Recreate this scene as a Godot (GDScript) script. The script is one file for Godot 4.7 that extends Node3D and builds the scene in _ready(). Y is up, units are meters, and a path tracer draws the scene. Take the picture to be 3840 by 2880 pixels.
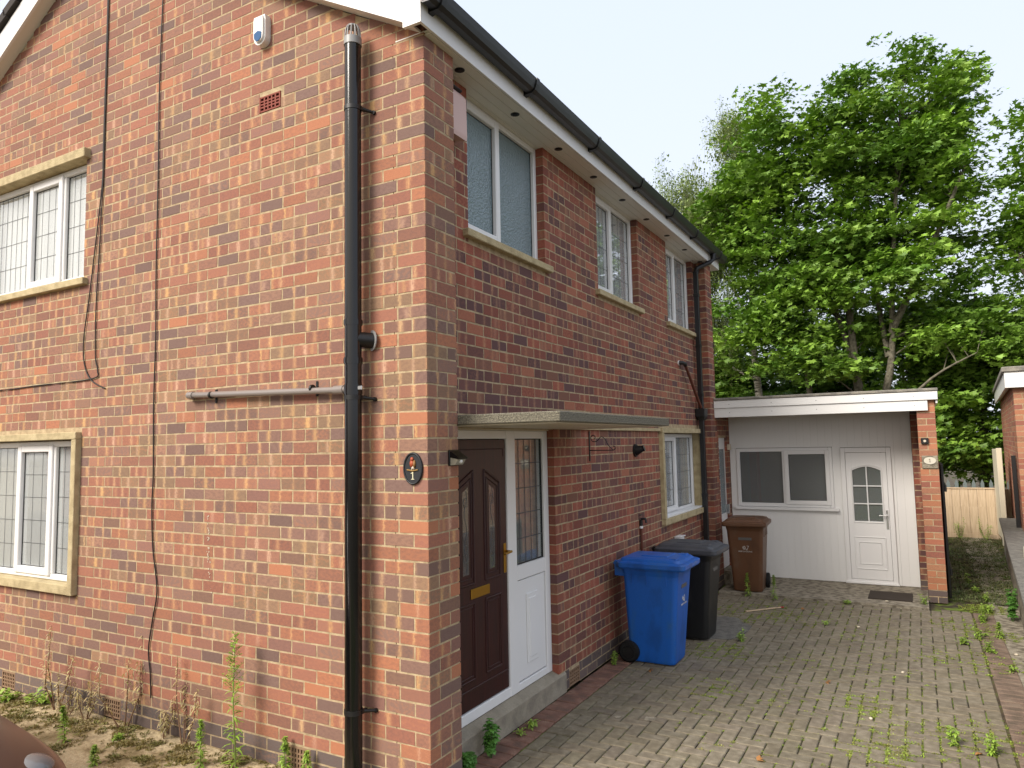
extends Node3D
# A brick house on a block-paved drive, with bins, an annexe and trees behind.
# House frame: front gable wall in the plane z = 0 (x < 0), side wall facing +x and running to -z.

const SB := 0.153          # set-back of the side wall behind the corner pier
const G := 0.0819          # height of one brick course
const CAM := Vector3(2.5615, 2.0808, 3.5059)
const SOF := 4.665         # soffit height

var rng := RandomNumberGenerator.new()
var M := {}
var taken := {}

class MB:
	var v := PackedVector3Array()
	var n := PackedVector3Array()
	var t := PackedVector2Array()
	var c := PackedColorArray()
	var col := Color(1, 1, 1)
	var use_col := false
	func _p(p: Vector3, nn: Vector3, uv: Vector2) -> void:
		v.push_back(p); n.push_back(nn); t.push_back(uv)
		if use_col: c.push_back(col)
	# corners counter-clockwise seen from outside
	func tri(a: Vector3, b: Vector3, d: Vector3, ua := Vector2(0, 0), ub := Vector2(1, 0), ud := Vector2(1, 1)) -> void:
		var nn := (b - a).cross(d - a).normalized()
		_p(a, nn, ua); _p(d, nn, ud); _p(b, nn, ub)
	func trin(a: Vector3, b: Vector3, d: Vector3, na: Vector3, nb: Vector3, nd: Vector3, ua := Vector2(0, 0), ub := Vector2(1, 0), ud := Vector2(1, 1)) -> void:
		_p(a, na, ua); _p(d, nd, ud); _p(b, nb, ub)
	func quad(a: Vector3, b: Vector3, d: Vector3, e: Vector3, ua := Vector2(0, 1), ub := Vector2(1, 1), ud := Vector2(1, 0), ue := Vector2(0, 0)) -> void:
		tri(a, b, d, ua, ub, ud); tri(a, d, e, ua, ud, ue)
	func box(lo: Vector3, hi: Vector3, ch := 0.0, T := Transform3D()) -> void:
		if ch <= 0.0:
			var q := [T * Vector3(lo.x, lo.y, lo.z), T * Vector3(hi.x, lo.y, lo.z), T * Vector3(hi.x, hi.y, lo.z), T * Vector3(lo.x, hi.y, lo.z), T * Vector3(lo.x, lo.y, hi.z), T * Vector3(hi.x, lo.y, hi.z), T * Vector3(hi.x, hi.y, hi.z), T * Vector3(lo.x, hi.y, hi.z)]
			quad(q[4], q[5], q[6], q[7]); quad(q[1], q[0], q[3], q[2]); quad(q[5], q[1], q[2], q[6])
			quad(q[0], q[4], q[7], q[3]); quad(q[7], q[6], q[2], q[3]); quad(q[0], q[1], q[5], q[4])
			return
		# chamfered box
		for k in 3:
			for sd in 2:
				var idx := []
				for w in [[0, 0], [1, 0], [1, 1], [0, 1]]:
					var a := [0, 0, 0]
					a[k] = sd; a[(k + 1) % 3] = w[0]; a[(k + 2) % 3] = w[1]
					idx.append(_cp(lo, hi, ch, T, a[0], a[1], a[2], k))
				if sd == 1: quad(idx[0], idx[1], idx[2], idx[3])
				else: quad(idx[3], idx[2], idx[1], idx[0])
		for k in 3:                      # edges along axis k
			var k1 := (k + 1) % 3
			var k2 := (k + 2) % 3
			for s1 in 2:
				for s2 in 2:
					var a := [0, 0, 0]
					a[k1] = s1; a[k2] = s2; a[k] = 0
					var b := a.duplicate(); b[k] = 1
					var p0: Vector3 = _cp(lo, hi, ch, T, a[0], a[1], a[2], k1)
					var p1: Vector3 = _cp(lo, hi, ch, T, b[0], b[1], b[2], k1)
					var p2: Vector3 = _cp(lo, hi, ch, T, b[0], b[1], b[2], k2)
					var p3: Vector3 = _cp(lo, hi, ch, T, a[0], a[1], a[2], k2)
					if (s1 == 1) == (s2 == 1): quad(p0, p3, p2, p1)
					else: quad(p0, p1, p2, p3)
		for ix in 2:
			for iy in 2:
				for iz in 2:
					var a: Vector3 = _cp(lo, hi, ch, T, ix, iy, iz, 0)
					var b: Vector3 = _cp(lo, hi, ch, T, ix, iy, iz, 1)
					var d: Vector3 = _cp(lo, hi, ch, T, ix, iy, iz, 2)
					if (ix + iy + iz) % 2 == 1: tri(a, b, d)
					else: tri(a, d, b)
	func _cp(lo: Vector3, hi: Vector3, ch: float, T: Transform3D, ix: int, iy: int, iz: int, k: int) -> Vector3:
		var p := Vector3(hi.x if ix else lo.x, hi.y if iy else lo.y, hi.z if iz else lo.z)
		if k != 0: p.x += -ch if ix else ch
		if k != 1: p.y += -ch if iy else ch
		if k != 2: p.z += -ch if iz else ch
		return T * p
	func ring(center: Vector3, dir: Vector3, r: float, k: int, up := Vector3.UP) -> PackedVector3Array:
		var out := PackedVector3Array()
		var d := dir.normalized()
		var a := up.cross(d)
		if a.length() < 0.05: a = Vector3.RIGHT.cross(d)
		a = a.normalized()
		var b := d.cross(a)
		for i in k:
			var w := TAU * i / k
			out.push_back(center + (a * cos(w) + b * sin(w)) * r)
		return out
	# tube along points with radii, smooth normals
	func tube(pts: Array, rad: Array, k := 8, caps := true) -> void:
		var rings := []
		var up := Vector3.UP
		var d0: Vector3 = (pts[1] - pts[0]).normalized()
		if absf(d0.y) > 0.9: up = Vector3.RIGHT
		var len := 0.0
		var lens := [0.0]
		for i in pts.size():
			var d: Vector3
			if i == 0: d = pts[1] - pts[0]
			elif i == pts.size() - 1: d = pts[i] - pts[i - 1]
			else: d = (pts[i] - pts[i - 1]).normalized() + (pts[i + 1] - pts[i]).normalized()
			rings.append(ring(pts[i], d, rad[i], k, up))
			if i > 0:
				len += (pts[i] - pts[i - 1]).length(); lens.append(len)
		for i in pts.size() - 1:
			var A: PackedVector3Array = rings[i]
			var B: PackedVector3Array = rings[i + 1]
			for j in k:
				var j2 := (j + 1) % k
				var na: Vector3 = (A[j] - pts[i]).normalized()
				var na2: Vector3 = (A[j2] - pts[i]).normalized()
				var nb: Vector3 = (B[j] - pts[i + 1]).normalized()
				var nb2: Vector3 = (B[j2] - pts[i + 1]).normalized()
				var u0 := float(j) / k
				var u1 := float(j + 1) / k
				trin(A[j], A[j2], B[j2], na, na2, nb2, Vector2(u0, lens[i]), Vector2(u1, lens[i]), Vector2(u1, lens[i + 1]))
				trin(A[j], B[j2], B[j], na, nb2, nb, Vector2(u0, lens[i]), Vector2(u1, lens[i + 1]), Vector2(u0, lens[i + 1]))
		if caps:
			var A: PackedVector3Array = rings[0]
			var B: PackedVector3Array = rings[-1]
			for j in k:
				tri(pts[0], A[(j + 1) % k], A[j])
				tri(pts[-1], B[j], B[(j + 1) % k])
	# loft closed loops of equal count (counter-clockwise seen from the end they run to)
	func loft(loops: Array, cap0 := true, cap1 := true) -> void:
		for i in loops.size() - 1:
			var A: PackedVector3Array = loops[i]
			var B: PackedVector3Array = loops[i + 1]
			var k := A.size()
			for j in k:
				var j2 := (j + 1) % k
				quad(A[j], A[j2], B[j2], B[j])
		if cap0: fan(loops[0], true)
		if cap1: fan(loops[-1], false)
	func fan(L: PackedVector3Array, flip: bool) -> void:
		var m := Vector3.ZERO
		for p in L: m += p
		m /= L.size()
		for j in L.size():
			var j2 := (j + 1) % L.size()
			if flip: tri(m, L[j2], L[j])
			else: tri(m, L[j], L[j2])
	# polygon (ccw in xy) extruded from z0 to z1, placed by T
	func prism(poly: PackedVector2Array, z0: float, z1: float, T := Transform3D()) -> void:
		var pl := poly
		if Geometry2D.is_polygon_clockwise(pl):
			pl = pl.duplicate(); pl.reverse()
		var ids := Geometry2D.triangulate_polygon(pl)
		for i in range(0, ids.size(), 3):
			var a := pl[ids[i]]
			var b := pl[ids[i + 1]]
			var d := pl[ids[i + 2]]
			if (b - a).cross(d - a) < 0.0:
				var sw := b; b = d; d = sw
			tri(T * Vector3(a.x, a.y, z1), T * Vector3(b.x, b.y, z1), T * Vector3(d.x, d.y, z1))
			tri(T * Vector3(a.x, a.y, z0), T * Vector3(d.x, d.y, z0), T * Vector3(b.x, b.y, z0))
		for i in pl.size():
			var a := pl[i]
			var b := pl[(i + 1) % pl.size()]
			quad(T * Vector3(a.x, a.y, z0), T * Vector3(b.x, b.y, z0), T * Vector3(b.x, b.y, z1), T * Vector3(a.x, a.y, z1))
	func ball(ce: Vector3, r: Vector3, k := 10, m := 6) -> void:
		for i in m:
			var a0 := PI * i / m - PI / 2
			var a1 := PI * (i + 1) / m - PI / 2
			for j in k:
				var b0 := TAU * j / k
				var b1 := TAU * (j + 1) / k
				var q := []
				for w in [[a0, b0], [a0, b1], [a1, b1], [a1, b0]]:
					q.append(Vector3(cos(w[0]) * cos(w[1]), sin(w[0]), -cos(w[0]) * sin(w[1])))
				if i > 0: trin(ce + q[0] * r, ce + q[1] * r, ce + q[2] * r, q[0], q[1], q[2])
				if i < m - 1: trin(ce + q[0] * r, ce + q[2] * r, ce + q[3] * r, q[0], q[2], q[3])
	func mesh() -> ArrayMesh:
		var a := []
		a.resize(Mesh.ARRAY_MAX)
		a[Mesh.ARRAY_VERTEX] = v; a[Mesh.ARRAY_NORMAL] = n; a[Mesh.ARRAY_TEX_UV] = t
		if use_col: a[Mesh.ARRAY_COLOR] = c
		var m := ArrayMesh.new()
		m.add_surface_from_arrays(Mesh.PRIMITIVE_TRIANGLES, a)
		return m

# ---------------------------------------------------------------- nodes
func numbered(called: String) -> String:
	var k: int = taken.get(called, 0)
	taken[called] = k + 1
	return called if k == 0 else "%s_%03d" % [called, k]

func tag(o: Node3D, label: String, category: String, group := "") -> Node3D:
	o.set_meta("label", label); o.set_meta("category", category)
	if group: o.set_meta("group", group)
	return o

func thing(called: String, label: String, category: String, at := Vector3.ZERO, turn := 0.0, group := "") -> Node3D:
	var o := Node3D.new()
	o.name = numbered(called)
	add_child(o)
	o.position = at; o.rotation.y = turn
	return tag(o, label, category, group)

func part(parent: Node, called: String, mb, m: Material) -> MeshInstance3D:
	var o := MeshInstance3D.new()
	o.mesh = mb.mesh() if mb is MB else mb
	o.material_override = m
	if parent == self: o.name = numbered(called)
	else: o.name = called
	parent.add_child(o, true)
	return o

func structure(called: String, mb, m: Material) -> MeshInstance3D:
	var o := part(self, called, mb, m)
	o.set_meta("kind", "structure")
	return o

func bx(lo: Vector3, hi: Vector3, ch := 0.0) -> MB:
	var b := MB.new()
	b.box(lo.min(hi), lo.max(hi), ch)
	return b

func tb(pts: Array, r: float, k := 8) -> MB:
	var b := MB.new()
	var rad := []
	for p in pts: rad.append(r)
	b.tube(pts, rad, k)
	return b

# ---------------------------------------------------------------- materials
func mat(c: Color, rough := 0.7, metal := 0.0) -> StandardMaterial3D:
	var m := StandardMaterial3D.new()
	m.albedo_color = c; m.roughness = rough; m.metallic = metal
	return m

func noise_img(w: int, h: int, freq: float, sd: int, oct := 4, type := FastNoiseLite.TYPE_SIMPLEX_SMOOTH) -> Image:
	var f := FastNoiseLite.new()
	f.noise_type = type; f.seed = sd; f.frequency = freq; f.fractal_octaves = oct
	return f.get_seamless_image(w, h)

func ramp_tex(stops: Array, cols: Array, sz := 256, freq := 0.02, sd := 1, grain := 0.0, oct := 5) -> ImageTexture:
	var g := Gradient.new()
	g.offsets = PackedFloat32Array(stops); g.colors = PackedColorArray(cols)
	var im := noise_img(sz, sz, freq, sd, oct)
	var fine := noise_img(sz, sz, 0.35, sd + 7, 2)
	var out := Image.create(sz, sz, false, Image.FORMAT_RGB8)
	for y in sz:
		for x in sz:
			var k := im.get_pixel(x, y).r
			var c := g.sample(k)
			var q := 1.0 + (fine.get_pixel(x, y).r - 0.5) * grain
			out.set_pixel(x, y, Color(clampf(c.r * q, 0, 1), clampf(c.g * q, 0, 1), clampf(c.b * q, 0, 1)))
	return ImageTexture.create_from_image(out)

func tmat(tex: Texture2D, size: float, rough := 0.9) -> StandardMaterial3D:
	var m := StandardMaterial3D.new()
	m.albedo_texture = tex; m.roughness = rough
	m.uv1_triplanar = true; m.uv1_world_triplanar = true
	m.uv1_scale = Vector3.ONE / size
	return m

func bump(m: StandardMaterial3D, freq: float, strength: float, sd := 3) -> StandardMaterial3D:
	var im := noise_img(256, 256, freq, sd, 4)
	im.convert(Image.FORMAT_RGBA8)
	im.bump_map_to_normal_map(strength)
	m.normal_enabled = true
	m.normal_texture = ImageTexture.create_from_image(im)
	return m

const CELLS_X := 8
const CELLS_Y := 18
# cells 0..39 streaked, 40..79 plain, 80..95 dark engineering, 96..111 pinkish-orange (annexe), 112..143 deep red (side wall)
func brick_atlas() -> ImageTexture:
	var r := RandomNumberGenerator.new()
	r.seed = 11
	var cw := 128
	var chh := 44
	var im := Image.create(cw * CELLS_X, chh * CELLS_Y, false, Image.FORMAT_RGB8)
	var f := FastNoiseLite.new()
	f.seed = 5; f.frequency = 0.045; f.fractal_octaves = 4
	var f2 := FastNoiseLite.new()
	f2.seed = 9; f2.frequency = 0.3; f2.fractal_octaves = 2
	var pal := [Color(0.546, 0.383, 0.314), Color(0.569, 0.390, 0.315), Color(0.528, 0.397, 0.320), Color(0.503, 0.372, 0.318), Color(0.488, 0.381, 0.311), Color(0.478, 0.361, 0.316), Color(0.583, 0.434, 0.357), Color(0.461, 0.359, 0.320), Color(0.538, 0.423, 0.331), Color(0.567, 0.383, 0.299), Color(0.540, 0.354, 0.291), Color(0.499, 0.400, 0.315)]
	var plain := [Color(0.555, 0.370, 0.301), Color(0.543, 0.357, 0.295), Color(0.498, 0.358, 0.316), Color(0.455, 0.359, 0.326), Color(0.508, 0.385, 0.322), Color(0.577, 0.384, 0.292), Color(0.527, 0.364, 0.302), Color(0.561, 0.399, 0.329), Color(0.476, 0.366, 0.322), Color(0.543, 0.357, 0.295)]
	for cell in CELLS_X * CELLS_Y:
		var base: Color
		var dark := cell >= 80 and cell < 96
		if cell < 40: base = pal[cell % pal.size()]
		elif cell < 80: base = plain[cell % plain.size()]
		elif dark: base = Color(0.33, 0.30, 0.295).lerp(Color(0.42, 0.36, 0.34), r.randf())
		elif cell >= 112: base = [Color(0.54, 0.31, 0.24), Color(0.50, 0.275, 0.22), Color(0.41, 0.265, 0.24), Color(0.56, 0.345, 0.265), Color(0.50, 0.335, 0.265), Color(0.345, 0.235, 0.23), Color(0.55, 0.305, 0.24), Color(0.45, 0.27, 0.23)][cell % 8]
		else: base = [Color(0.63, 0.42, 0.31), Color(0.59, 0.37, 0.29), Color(0.65, 0.45, 0.35), Color(0.54, 0.34, 0.28), Color(0.62, 0.44, 0.33)][cell % 5]
		base = base * (1.0 + r.randf_range(-0.07, 0.07))
		if cell == 47 or cell == 61: base = Color(0.64, 0.42, 0.31)
		var other: Color = base.lerp(Color(0.38, 0.28, 0.265), r.randf_range(0.1, 0.5)) if r.randf() < 0.6 else base.lerp(Color(0.66, 0.44, 0.32), r.randf_range(0.2, 0.6))
		var streaks := []
		var ns := 0
		if cell < 40 or cell >= 120: ns = r.randi_range(1, 2)
		elif cell < 80: ns = 1 if r.randf() < 0.25 else 0
		for s in ns:
			var pos := 0.5 + r.randf_range(-0.12, 0.12) if s == 0 else r.randf_range(0.06, 0.94)
			var w := r.randf_range(0.05, 0.11)
			var cc: Color = [Color(0.80, 0.66, 0.48), Color(0.80, 0.63, 0.43), Color(0.80, 0.66, 0.55), Color(0.76, 0.61, 0.40)][r.randi() % 4]
			if cell >= 112: cc = cc.lerp(Color(0.62, 0.45, 0.36), 0.6)
			streaks.append([pos, w, cc, r.randf_range(0.4, 0.85) * (1.0 if s == 0 else 0.7)])
		var ends := r.randf() < 0.35 and cell < 40
		var ox := (cell % CELLS_X) * cw
		var oy := int(cell / CELLS_X) * chh
		for y in chh:
			for x in cw:
				var u := (x + 0.5) / cw
				var nz := f.get_noise_2d(x + cell * 300.0, y * 1.4)
				var c: Color = base.lerp(other, clampf(0.35 + nz * 1.5, 0, 1) * 0.8)
				for s in streaks:
					var d: float = absf(u - s[0] + nz * 0.045) / s[1]
					var k: float = exp(-d * d * 1.3) * s[3] * clampf(0.85 + f2.get_noise_2d(x * 0.5 + cell * 50.0, y * 0.12) * 0.6, 0.2, 1.0)
					c = c.lerp(s[2], k)
				if ends:
					var d := minf(u, 1.0 - u) / 0.06
					c = c.lerp(Color(0.70, 0.52, 0.38), exp(-d * d) * 0.6)
				var q := 1.0 + f2.get_noise_2d(x + cell * 97.0, y) * 0.16
				im.set_pixel(ox + x, oy + y, Color(clampf(c.r * q, 0, 1), clampf(c.g * q, 0, 1), clampf(c.b * q, 0, 1)))
	return ImageTexture.create_from_image(im)

func pane_mat(c: Color, alpha: float, metal := 0.12, rough := 0.02) -> StandardMaterial3D:
	var m := StandardMaterial3D.new()
	m.albedo_color = Color(c.r, c.g, c.b, alpha)
	m.transparency = BaseMaterial3D.TRANSPARENCY_ALPHA
	m.roughness = rough; m.metallic = metal; m.metallic_specular = 0.9
	return m

func make_materials() -> void:
	var ba := brick_atlas()
	M.brick = StandardMaterial3D.new()
	M.brick.albedo_texture = ba
	M.brick.roughness = 0.88
	M.mortar = tmat(ramp_tex([0.0, 0.45, 1.0], [Color(0.55, 0.48, 0.37), Color(0.65, 0.575, 0.455), Color(0.72, 0.645, 0.52)], 256, 0.03, 2, 0.35), 0.6)
	M.white = mat(Color(0.88, 0.88, 0.88), 0.32)
	M.offwhite = mat(Color(0.78, 0.74, 0.66), 0.45)
	M.fascia = mat(Color(0.88, 0.88, 0.875), 0.35)
	M.soffit = mat(Color(0.86, 0.85, 0.82), 0.5)
	M.stone = bump(tmat(ramp_tex([0.2, 0.5, 0.8], [Color(0.62, 0.56, 0.43), Color(0.68, 0.62, 0.48), Color(0.72, 0.66, 0.52)], 256, 0.02, 4, 0.2), 0.7), 0.2, 1.5)
	M.concrete = bump(tmat(ramp_tex([0.2, 0.5, 0.8], [Color(0.38, 0.35, 0.30), Color(0.53, 0.50, 0.44), Color(0.60, 0.57, 0.51)], 256, 0.03, 5, 0.35), 0.9), 0.2, 2.0)
	M.canopy = bump(tmat(ramp_tex([0.1, 0.4, 0.6, 0.9], [Color(0.25, 0.24, 0.21), Color(0.40, 0.385, 0.34), Color(0.48, 0.46, 0.40), Color(0.57, 0.55, 0.48)], 256, 0.16, 6, 0.8), 0.5), 0.3, 6.0)
	M.black_gloss = mat(Color(0.045, 0.045, 0.05), 0.16)
	M.black_plastic = mat(Color(0.07, 0.07, 0.075), 0.45)
	M.gutter = mat(Color(0.10, 0.10, 0.105), 0.38)
	M.grey_pipe = mat(Color(0.55, 0.55, 0.55), 0.4)
	M.dark_wood = wood(Color(0.15, 0.045, 0.045), Color(0.23, 0.075, 0.07), 0.4)
	M.brass = mat(Color(0.72, 0.55, 0.22), 0.3, 0.9)
	M.chrome = mat(Color(0.75, 0.75, 0.75), 0.25, 0.9)
	M.lead = mat(Color(0.33, 0.33, 0.34), 0.5, 0.3)
	M.glass = pane_mat(Color(0.90, 0.92, 0.92), 0.15, 0.22)
	M.net = mat(Color(0.86, 0.86, 0.85), 0.9)
	M.waste = mat(Color(0.50, 0.47, 0.455), 0.3)  # the pipe is black; its sky highlight is put into this grey
	M.step = tmat(ramp_tex([0.2, 0.5, 0.8], [Color(0.50, 0.47, 0.42), Color(0.55, 0.52, 0.46), Color(0.59, 0.56, 0.50)], 128, 0.03, 25, 0.15), 0.9)
	M.paver_dull = tmat(ramp_tex([0.2, 0.5, 0.8], [Color(0.37, 0.32, 0.27), Color(0.44, 0.37, 0.32), Color(0.49, 0.43, 0.37)], 256, 0.02, 23, 0.35), 1.1)
	M.dark_glass = pane_mat(Color(0.75, 0.8, 0.8), 0.12, 0.0)
	M.frosted = bump(mat(Color(0.44, 0.51, 0.53), 0.16, 0.10), 0.055, 4.0, 21)
	M.frosted.uv1_triplanar = true
	M.frosted.uv1_world_triplanar = true
	M.frosted.uv1_scale = Vector3.ONE * 2.6
	M.frosted.metallic_specular = 0.9
	M.obscured = pane_mat(Color(0.62, 0.64, 0.64), 0.22, 0.0, 0.28)
	M.gasket = mat(Color(0.06, 0.06, 0.06), 0.6)
	M.terracotta = mat(Color(0.50, 0.24, 0.19), 0.8)
	M.cavity = mat(Color(0.45, 0.36, 0.30), 0.95)
	M.buff = mat(Color(0.52, 0.42, 0.33), 0.9)
	M.cable = mat(Color(0.10, 0.075, 0.07), 0.6)
	M.rust = mat(Color(0.36, 0.18, 0.12), 0.6)
	M.plaster = mat(Color(0.55, 0.53, 0.48), 0.9)
	M.interior = mat(Color(0.42, 0.38, 0.34), 0.9)
	M.store = M.interior
	M.curtain = mat(Color(0.72, 0.70, 0.62), 0.9)
	M.roof = mat(Color(0.20, 0.18, 0.17), 0.9)
	M.felt = tmat(ramp_tex([0.2, 0.8], [Color(0.42, 0.41, 0.39), Color(0.56, 0.54, 0.50)], 128, 0.04, 8, 0.3), 1.0)
	M.clad = mat(Color(0.88, 0.88, 0.875), 0.5)
	M.fence_wood = wood(Color(0.70, 0.61, 0.50), Color(0.79, 0.71, 0.60), 0.8)
	M.cream = mat(Color(0.80, 0.77, 0.68), 0.6)
	M.galv = mat(Color(0.50, 0.55, 0.55), 0.45, 0.6)
	M.paver = tmat(ramp_tex([0.15, 0.4, 0.6, 0.85], [Color(0.41, 0.378, 0.315), Color(0.445, 0.412, 0.348), Color(0.47, 0.437, 0.373), Color(0.515, 0.482, 0.418)], 512, 0.03, 12, 0.3), 1.3)
	M.paver.vertex_color_use_as_albedo = true
	M.paver_red = tmat(ramp_tex([0.2, 0.5, 0.8], [Color(0.40, 0.31, 0.27), Color(0.48, 0.35, 0.30), Color(0.53, 0.42, 0.36)], 256, 0.02, 13, 0.3), 1.1)
	M.joint = tmat(ramp_tex([0.2, 0.38, 0.48, 0.58, 0.75], [Color(0.19, 0.165, 0.12), Color(0.23, 0.205, 0.14), Color(0.29, 0.30, 0.14), Color(0.33, 0.385, 0.13), Color(0.38, 0.46, 0.14)], 512, 0.012, 14, 0.5), 1.7)
	M.soil = tmat(ramp_tex([0.2, 0.5, 0.8], [Color(0.20, 0.16, 0.11), Color(0.28, 0.23, 0.15), Color(0.30, 0.30, 0.16)], 256, 0.02, 15, 0.5), 1.4)
	M.sand = bump(tmat(ramp_tex([0.12, 0.32, 0.45, 0.6, 0.9], [Color(0.46, 0.40, 0.27), Color(0.57, 0.50, 0.37), Color(0.66, 0.59, 0.46), Color(0.70, 0.63, 0.50), Color(0.74, 0.67, 0.54)], 512, 0.010, 16, 0.3), 2.1), 0.15, 2.0)
	M.tarmac = tmat(ramp_tex([0.2, 0.8], [Color(0.36, 0.35, 0.33), Color(0.45, 0.44, 0.41)], 128, 0.05, 17, 0.4), 0.7)
	M.leaf = StandardMaterial3D.new()
	M.leaf.vertex_color_use_as_albedo = true
	M.leaf.roughness = 0.55
	M.leaf.backlight_enabled = true
	M.leaf.backlight = Color(0.55, 0.6, 0.25)
	M.leaf.cull_mode = BaseMaterial3D.CULL_DISABLED
	M.weed = M.leaf
	M.bark = bump(tmat(ramp_tex([0.2, 0.5, 0.8], [Color(0.30, 0.29, 0.24), Color(0.42, 0.40, 0.34), Color(0.50, 0.48, 0.42)], 256, 0.03, 18, 0.4), 0.8), 0.1, 4.0)
	M.birch = tmat(ramp_tex([0.25, 0.36, 0.42, 0.8], [Color(0.10, 0.09, 0.08), Color(0.55, 0.53, 0.48), Color(0.72, 0.70, 0.65), Color(0.80, 0.78, 0.73)], 256, 0.02, 19, 0.2), 1.0)
	M.birch.uv1_scale = Vector3(0.7, 3.2, 0.7)
	M.blue = mat(Color(0.08, 0.355, 0.70), 0.40)
	M.bin_black = mat(Color(0.085, 0.088, 0.095), 0.5)
	M.bin_lid = mat(Color(0.25, 0.26, 0.285), 0.5)
	M.brown = mat(Color(0.37, 0.245, 0.16), 0.45)
	for k in [["blue", 31], ["bin_black", 32], ["bin_lid", 33], ["brown", 34]]:
		var bm: StandardMaterial3D = M[k[0]]
		var c := bm.albedo_color
		bm.albedo_color = Color(1, 1, 1)
		bm.albedo_texture = ramp_tex([0.1, 0.4, 0.62, 0.75, 0.9], [c * 0.86, c, c, c.lerp(Color(0.42, 0.40, 0.37), 0.10), c.lerp(Color(0.42, 0.40, 0.37), 0.28)], 256, 0.012, k[1], 0.10)
		bm.uv1_triplanar = true
		bm.uv1_scale = Vector3(1.1, 0.6, 1.1)
	M.rubber = mat(Color(0.035, 0.035, 0.035), 0.8)
	M.print = mat(Color(0.80, 0.80, 0.78), 0.6)
	M.slate = mat(Color(0.115, 0.125, 0.145), 0.5)
	M.car = mat(Color(0.25, 0.15, 0.115), 0.22, 0.6)
	M.car.clearcoat_enabled = true
	M.car.clearcoat = 0.8
	M.lens = pane_mat(Color(0.8, 0.82, 0.85), 0.25, 0.1)

func wood(a: Color, b: Color, rough: float) -> StandardMaterial3D:
	var sz := 256
	var f := FastNoiseLite.new()
	f.seed = int(a.r * 1000); f.frequency = 0.02; f.fractal_octaves = 4
	var im := Image.create(sz, sz, false, Image.FORMAT_RGB8)
	for y in sz:
		for x in sz:
			var k := clampf(0.5 + f.get_noise_2d(x * 4.0, y * 0.25) * 1.1, 0, 1)
			var kk := clampf(0.5 + f.get_noise_2d(x * 22.0, y * 0.8 + 900.0), 0, 1)
			im.set_pixel(x, y, a.lerp(b, k * 0.7 + kk * 0.3))
	var m := StandardMaterial3D.new()
	m.albedo_texture = ImageTexture.create_from_image(im)
	m.roughness = rough
	m.uv1_triplanar = true
	m.uv1_scale = Vector3.ONE * 1.6
	return m

# ---------------------------------------------------------------- bricks
func cell_uv(cell: int, u: float, v: float) -> Vector2:
	return Vector2((cell % CELLS_X + 0.02 + clampf(u, 0, 1) * 0.96) / CELLS_X, (int(cell / CELLS_X) + 0.04 + (1.0 - clampf(v, 0, 1)) * 0.92) / CELLS_Y)

func brick_into(mb: MB, T: Transform3D, L: float, H: float, D: float, cell: int, r: RandomNumberGenerator, flip: bool) -> void:
	var a := L / 2
	var b := H / 2
	var e := 0.0018
	var dz := r.randf_range(-0.0006, 0.0012)
	var f := []
	var o := []
	var k := []
	var jm := 0.25 if D > 0.05 else 1.0
	for s in [[-1, -1], [1, -1], [1, 1], [-1, 1]]:
		var jx := r.randf_range(-0.0025, 0.0025) * jm
		var jy := r.randf_range(-0.0026, 0.0022)
		o.append(T * Vector3(s[0] * a + jx, s[1] * b + jy, -0.0018 + dz))
		f.append(T * Vector3(s[0] * (a - e) + jx, s[1] * (b - e) + jy, dz))
		k.append(T * Vector3(s[0] * a, s[1] * b, -D))
	var span := clampf(L / 0.215, 0.05, 1.0)
	var u0 := 0.0
	if span < 0.8: u0 = r.randf_range(0.0, 1.0 - span)
	var uv := []
	for s in [[0, 0], [1, 0], [1, 1], [0, 1]]:
		var uu: float = u0 + s[0] * span
		if flip: uu = 1.0 - uu
		uv.append(cell_uv(cell, uu, s[1]))
	mb.quad(f[0], f[1], f[2], f[3], uv[0], uv[1], uv[2], uv[3])
	for i in 4:
		var j := (i + 1) % 4
		mb.quad(o[i], o[j], f[j], f[i], uv[i], uv[j], uv[j], uv[i])
	var du := clampf(D / 0.215, 0.02, 0.5)
	for i in 4:
		var j := (i + 1) % 4
		var q0: Vector2
		var q1: Vector2
		var q2: Vector2
		var q3: Vector2
		if i == 1 or i == 3:
			q0 = cell_uv(cell, du, 0.0 if i == 1 else 1.0); q1 = cell_uv(cell, du, 1.0 if i == 1 else 0.0)
			q2 = cell_uv(cell, 0.0, 1.0 if i == 1 else 0.0); q3 = cell_uv(cell, 0.0, 0.0 if i == 1 else 1.0)
		else:
			q0 = uv[i]; q1 = uv[j]; q2 = uv[j]; q3 = uv[i]
		mb.quad(k[i], k[j], o[j], o[i], q0, q1, q2, q3)

var brick_cache := {}
func brick_mesh(L: float, H: float, D: float, cell: int, flip: bool) -> ArrayMesh:
	var key := [roundi(L * 500), roundi(H * 1000), roundi(D * 1000), cell, flip]
	if not brick_cache.has(key):
		var mb := MB.new()
		var r := RandomNumberGenerator.new()
		r.seed = hash(key)
		brick_into(mb, Transform3D(), L, H, D, cell, r, flip)
		brick_cache[key] = mb.mesh()
	return brick_cache[key]

func pick_cell(y: float, mode: int, r: RandomNumberGenerator) -> int:
	if mode == 1: return 80 + r.randi() % 16
	if mode == 2: return 96 + r.randi() % 16
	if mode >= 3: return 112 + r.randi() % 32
	var p := 0.62
	if mode == 0:
		if y > 4.3: p = 0.62 - clampf((y - 4.3) / 0.6, 0, 1) * 0.5
		if y < 1.3: p = 0.62 - clampf((1.3 - y) / 0.5, 0, 1) * 0.45
	return r.randi() % 40 if r.randf() < p else 40 + r.randi() % 40

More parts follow.
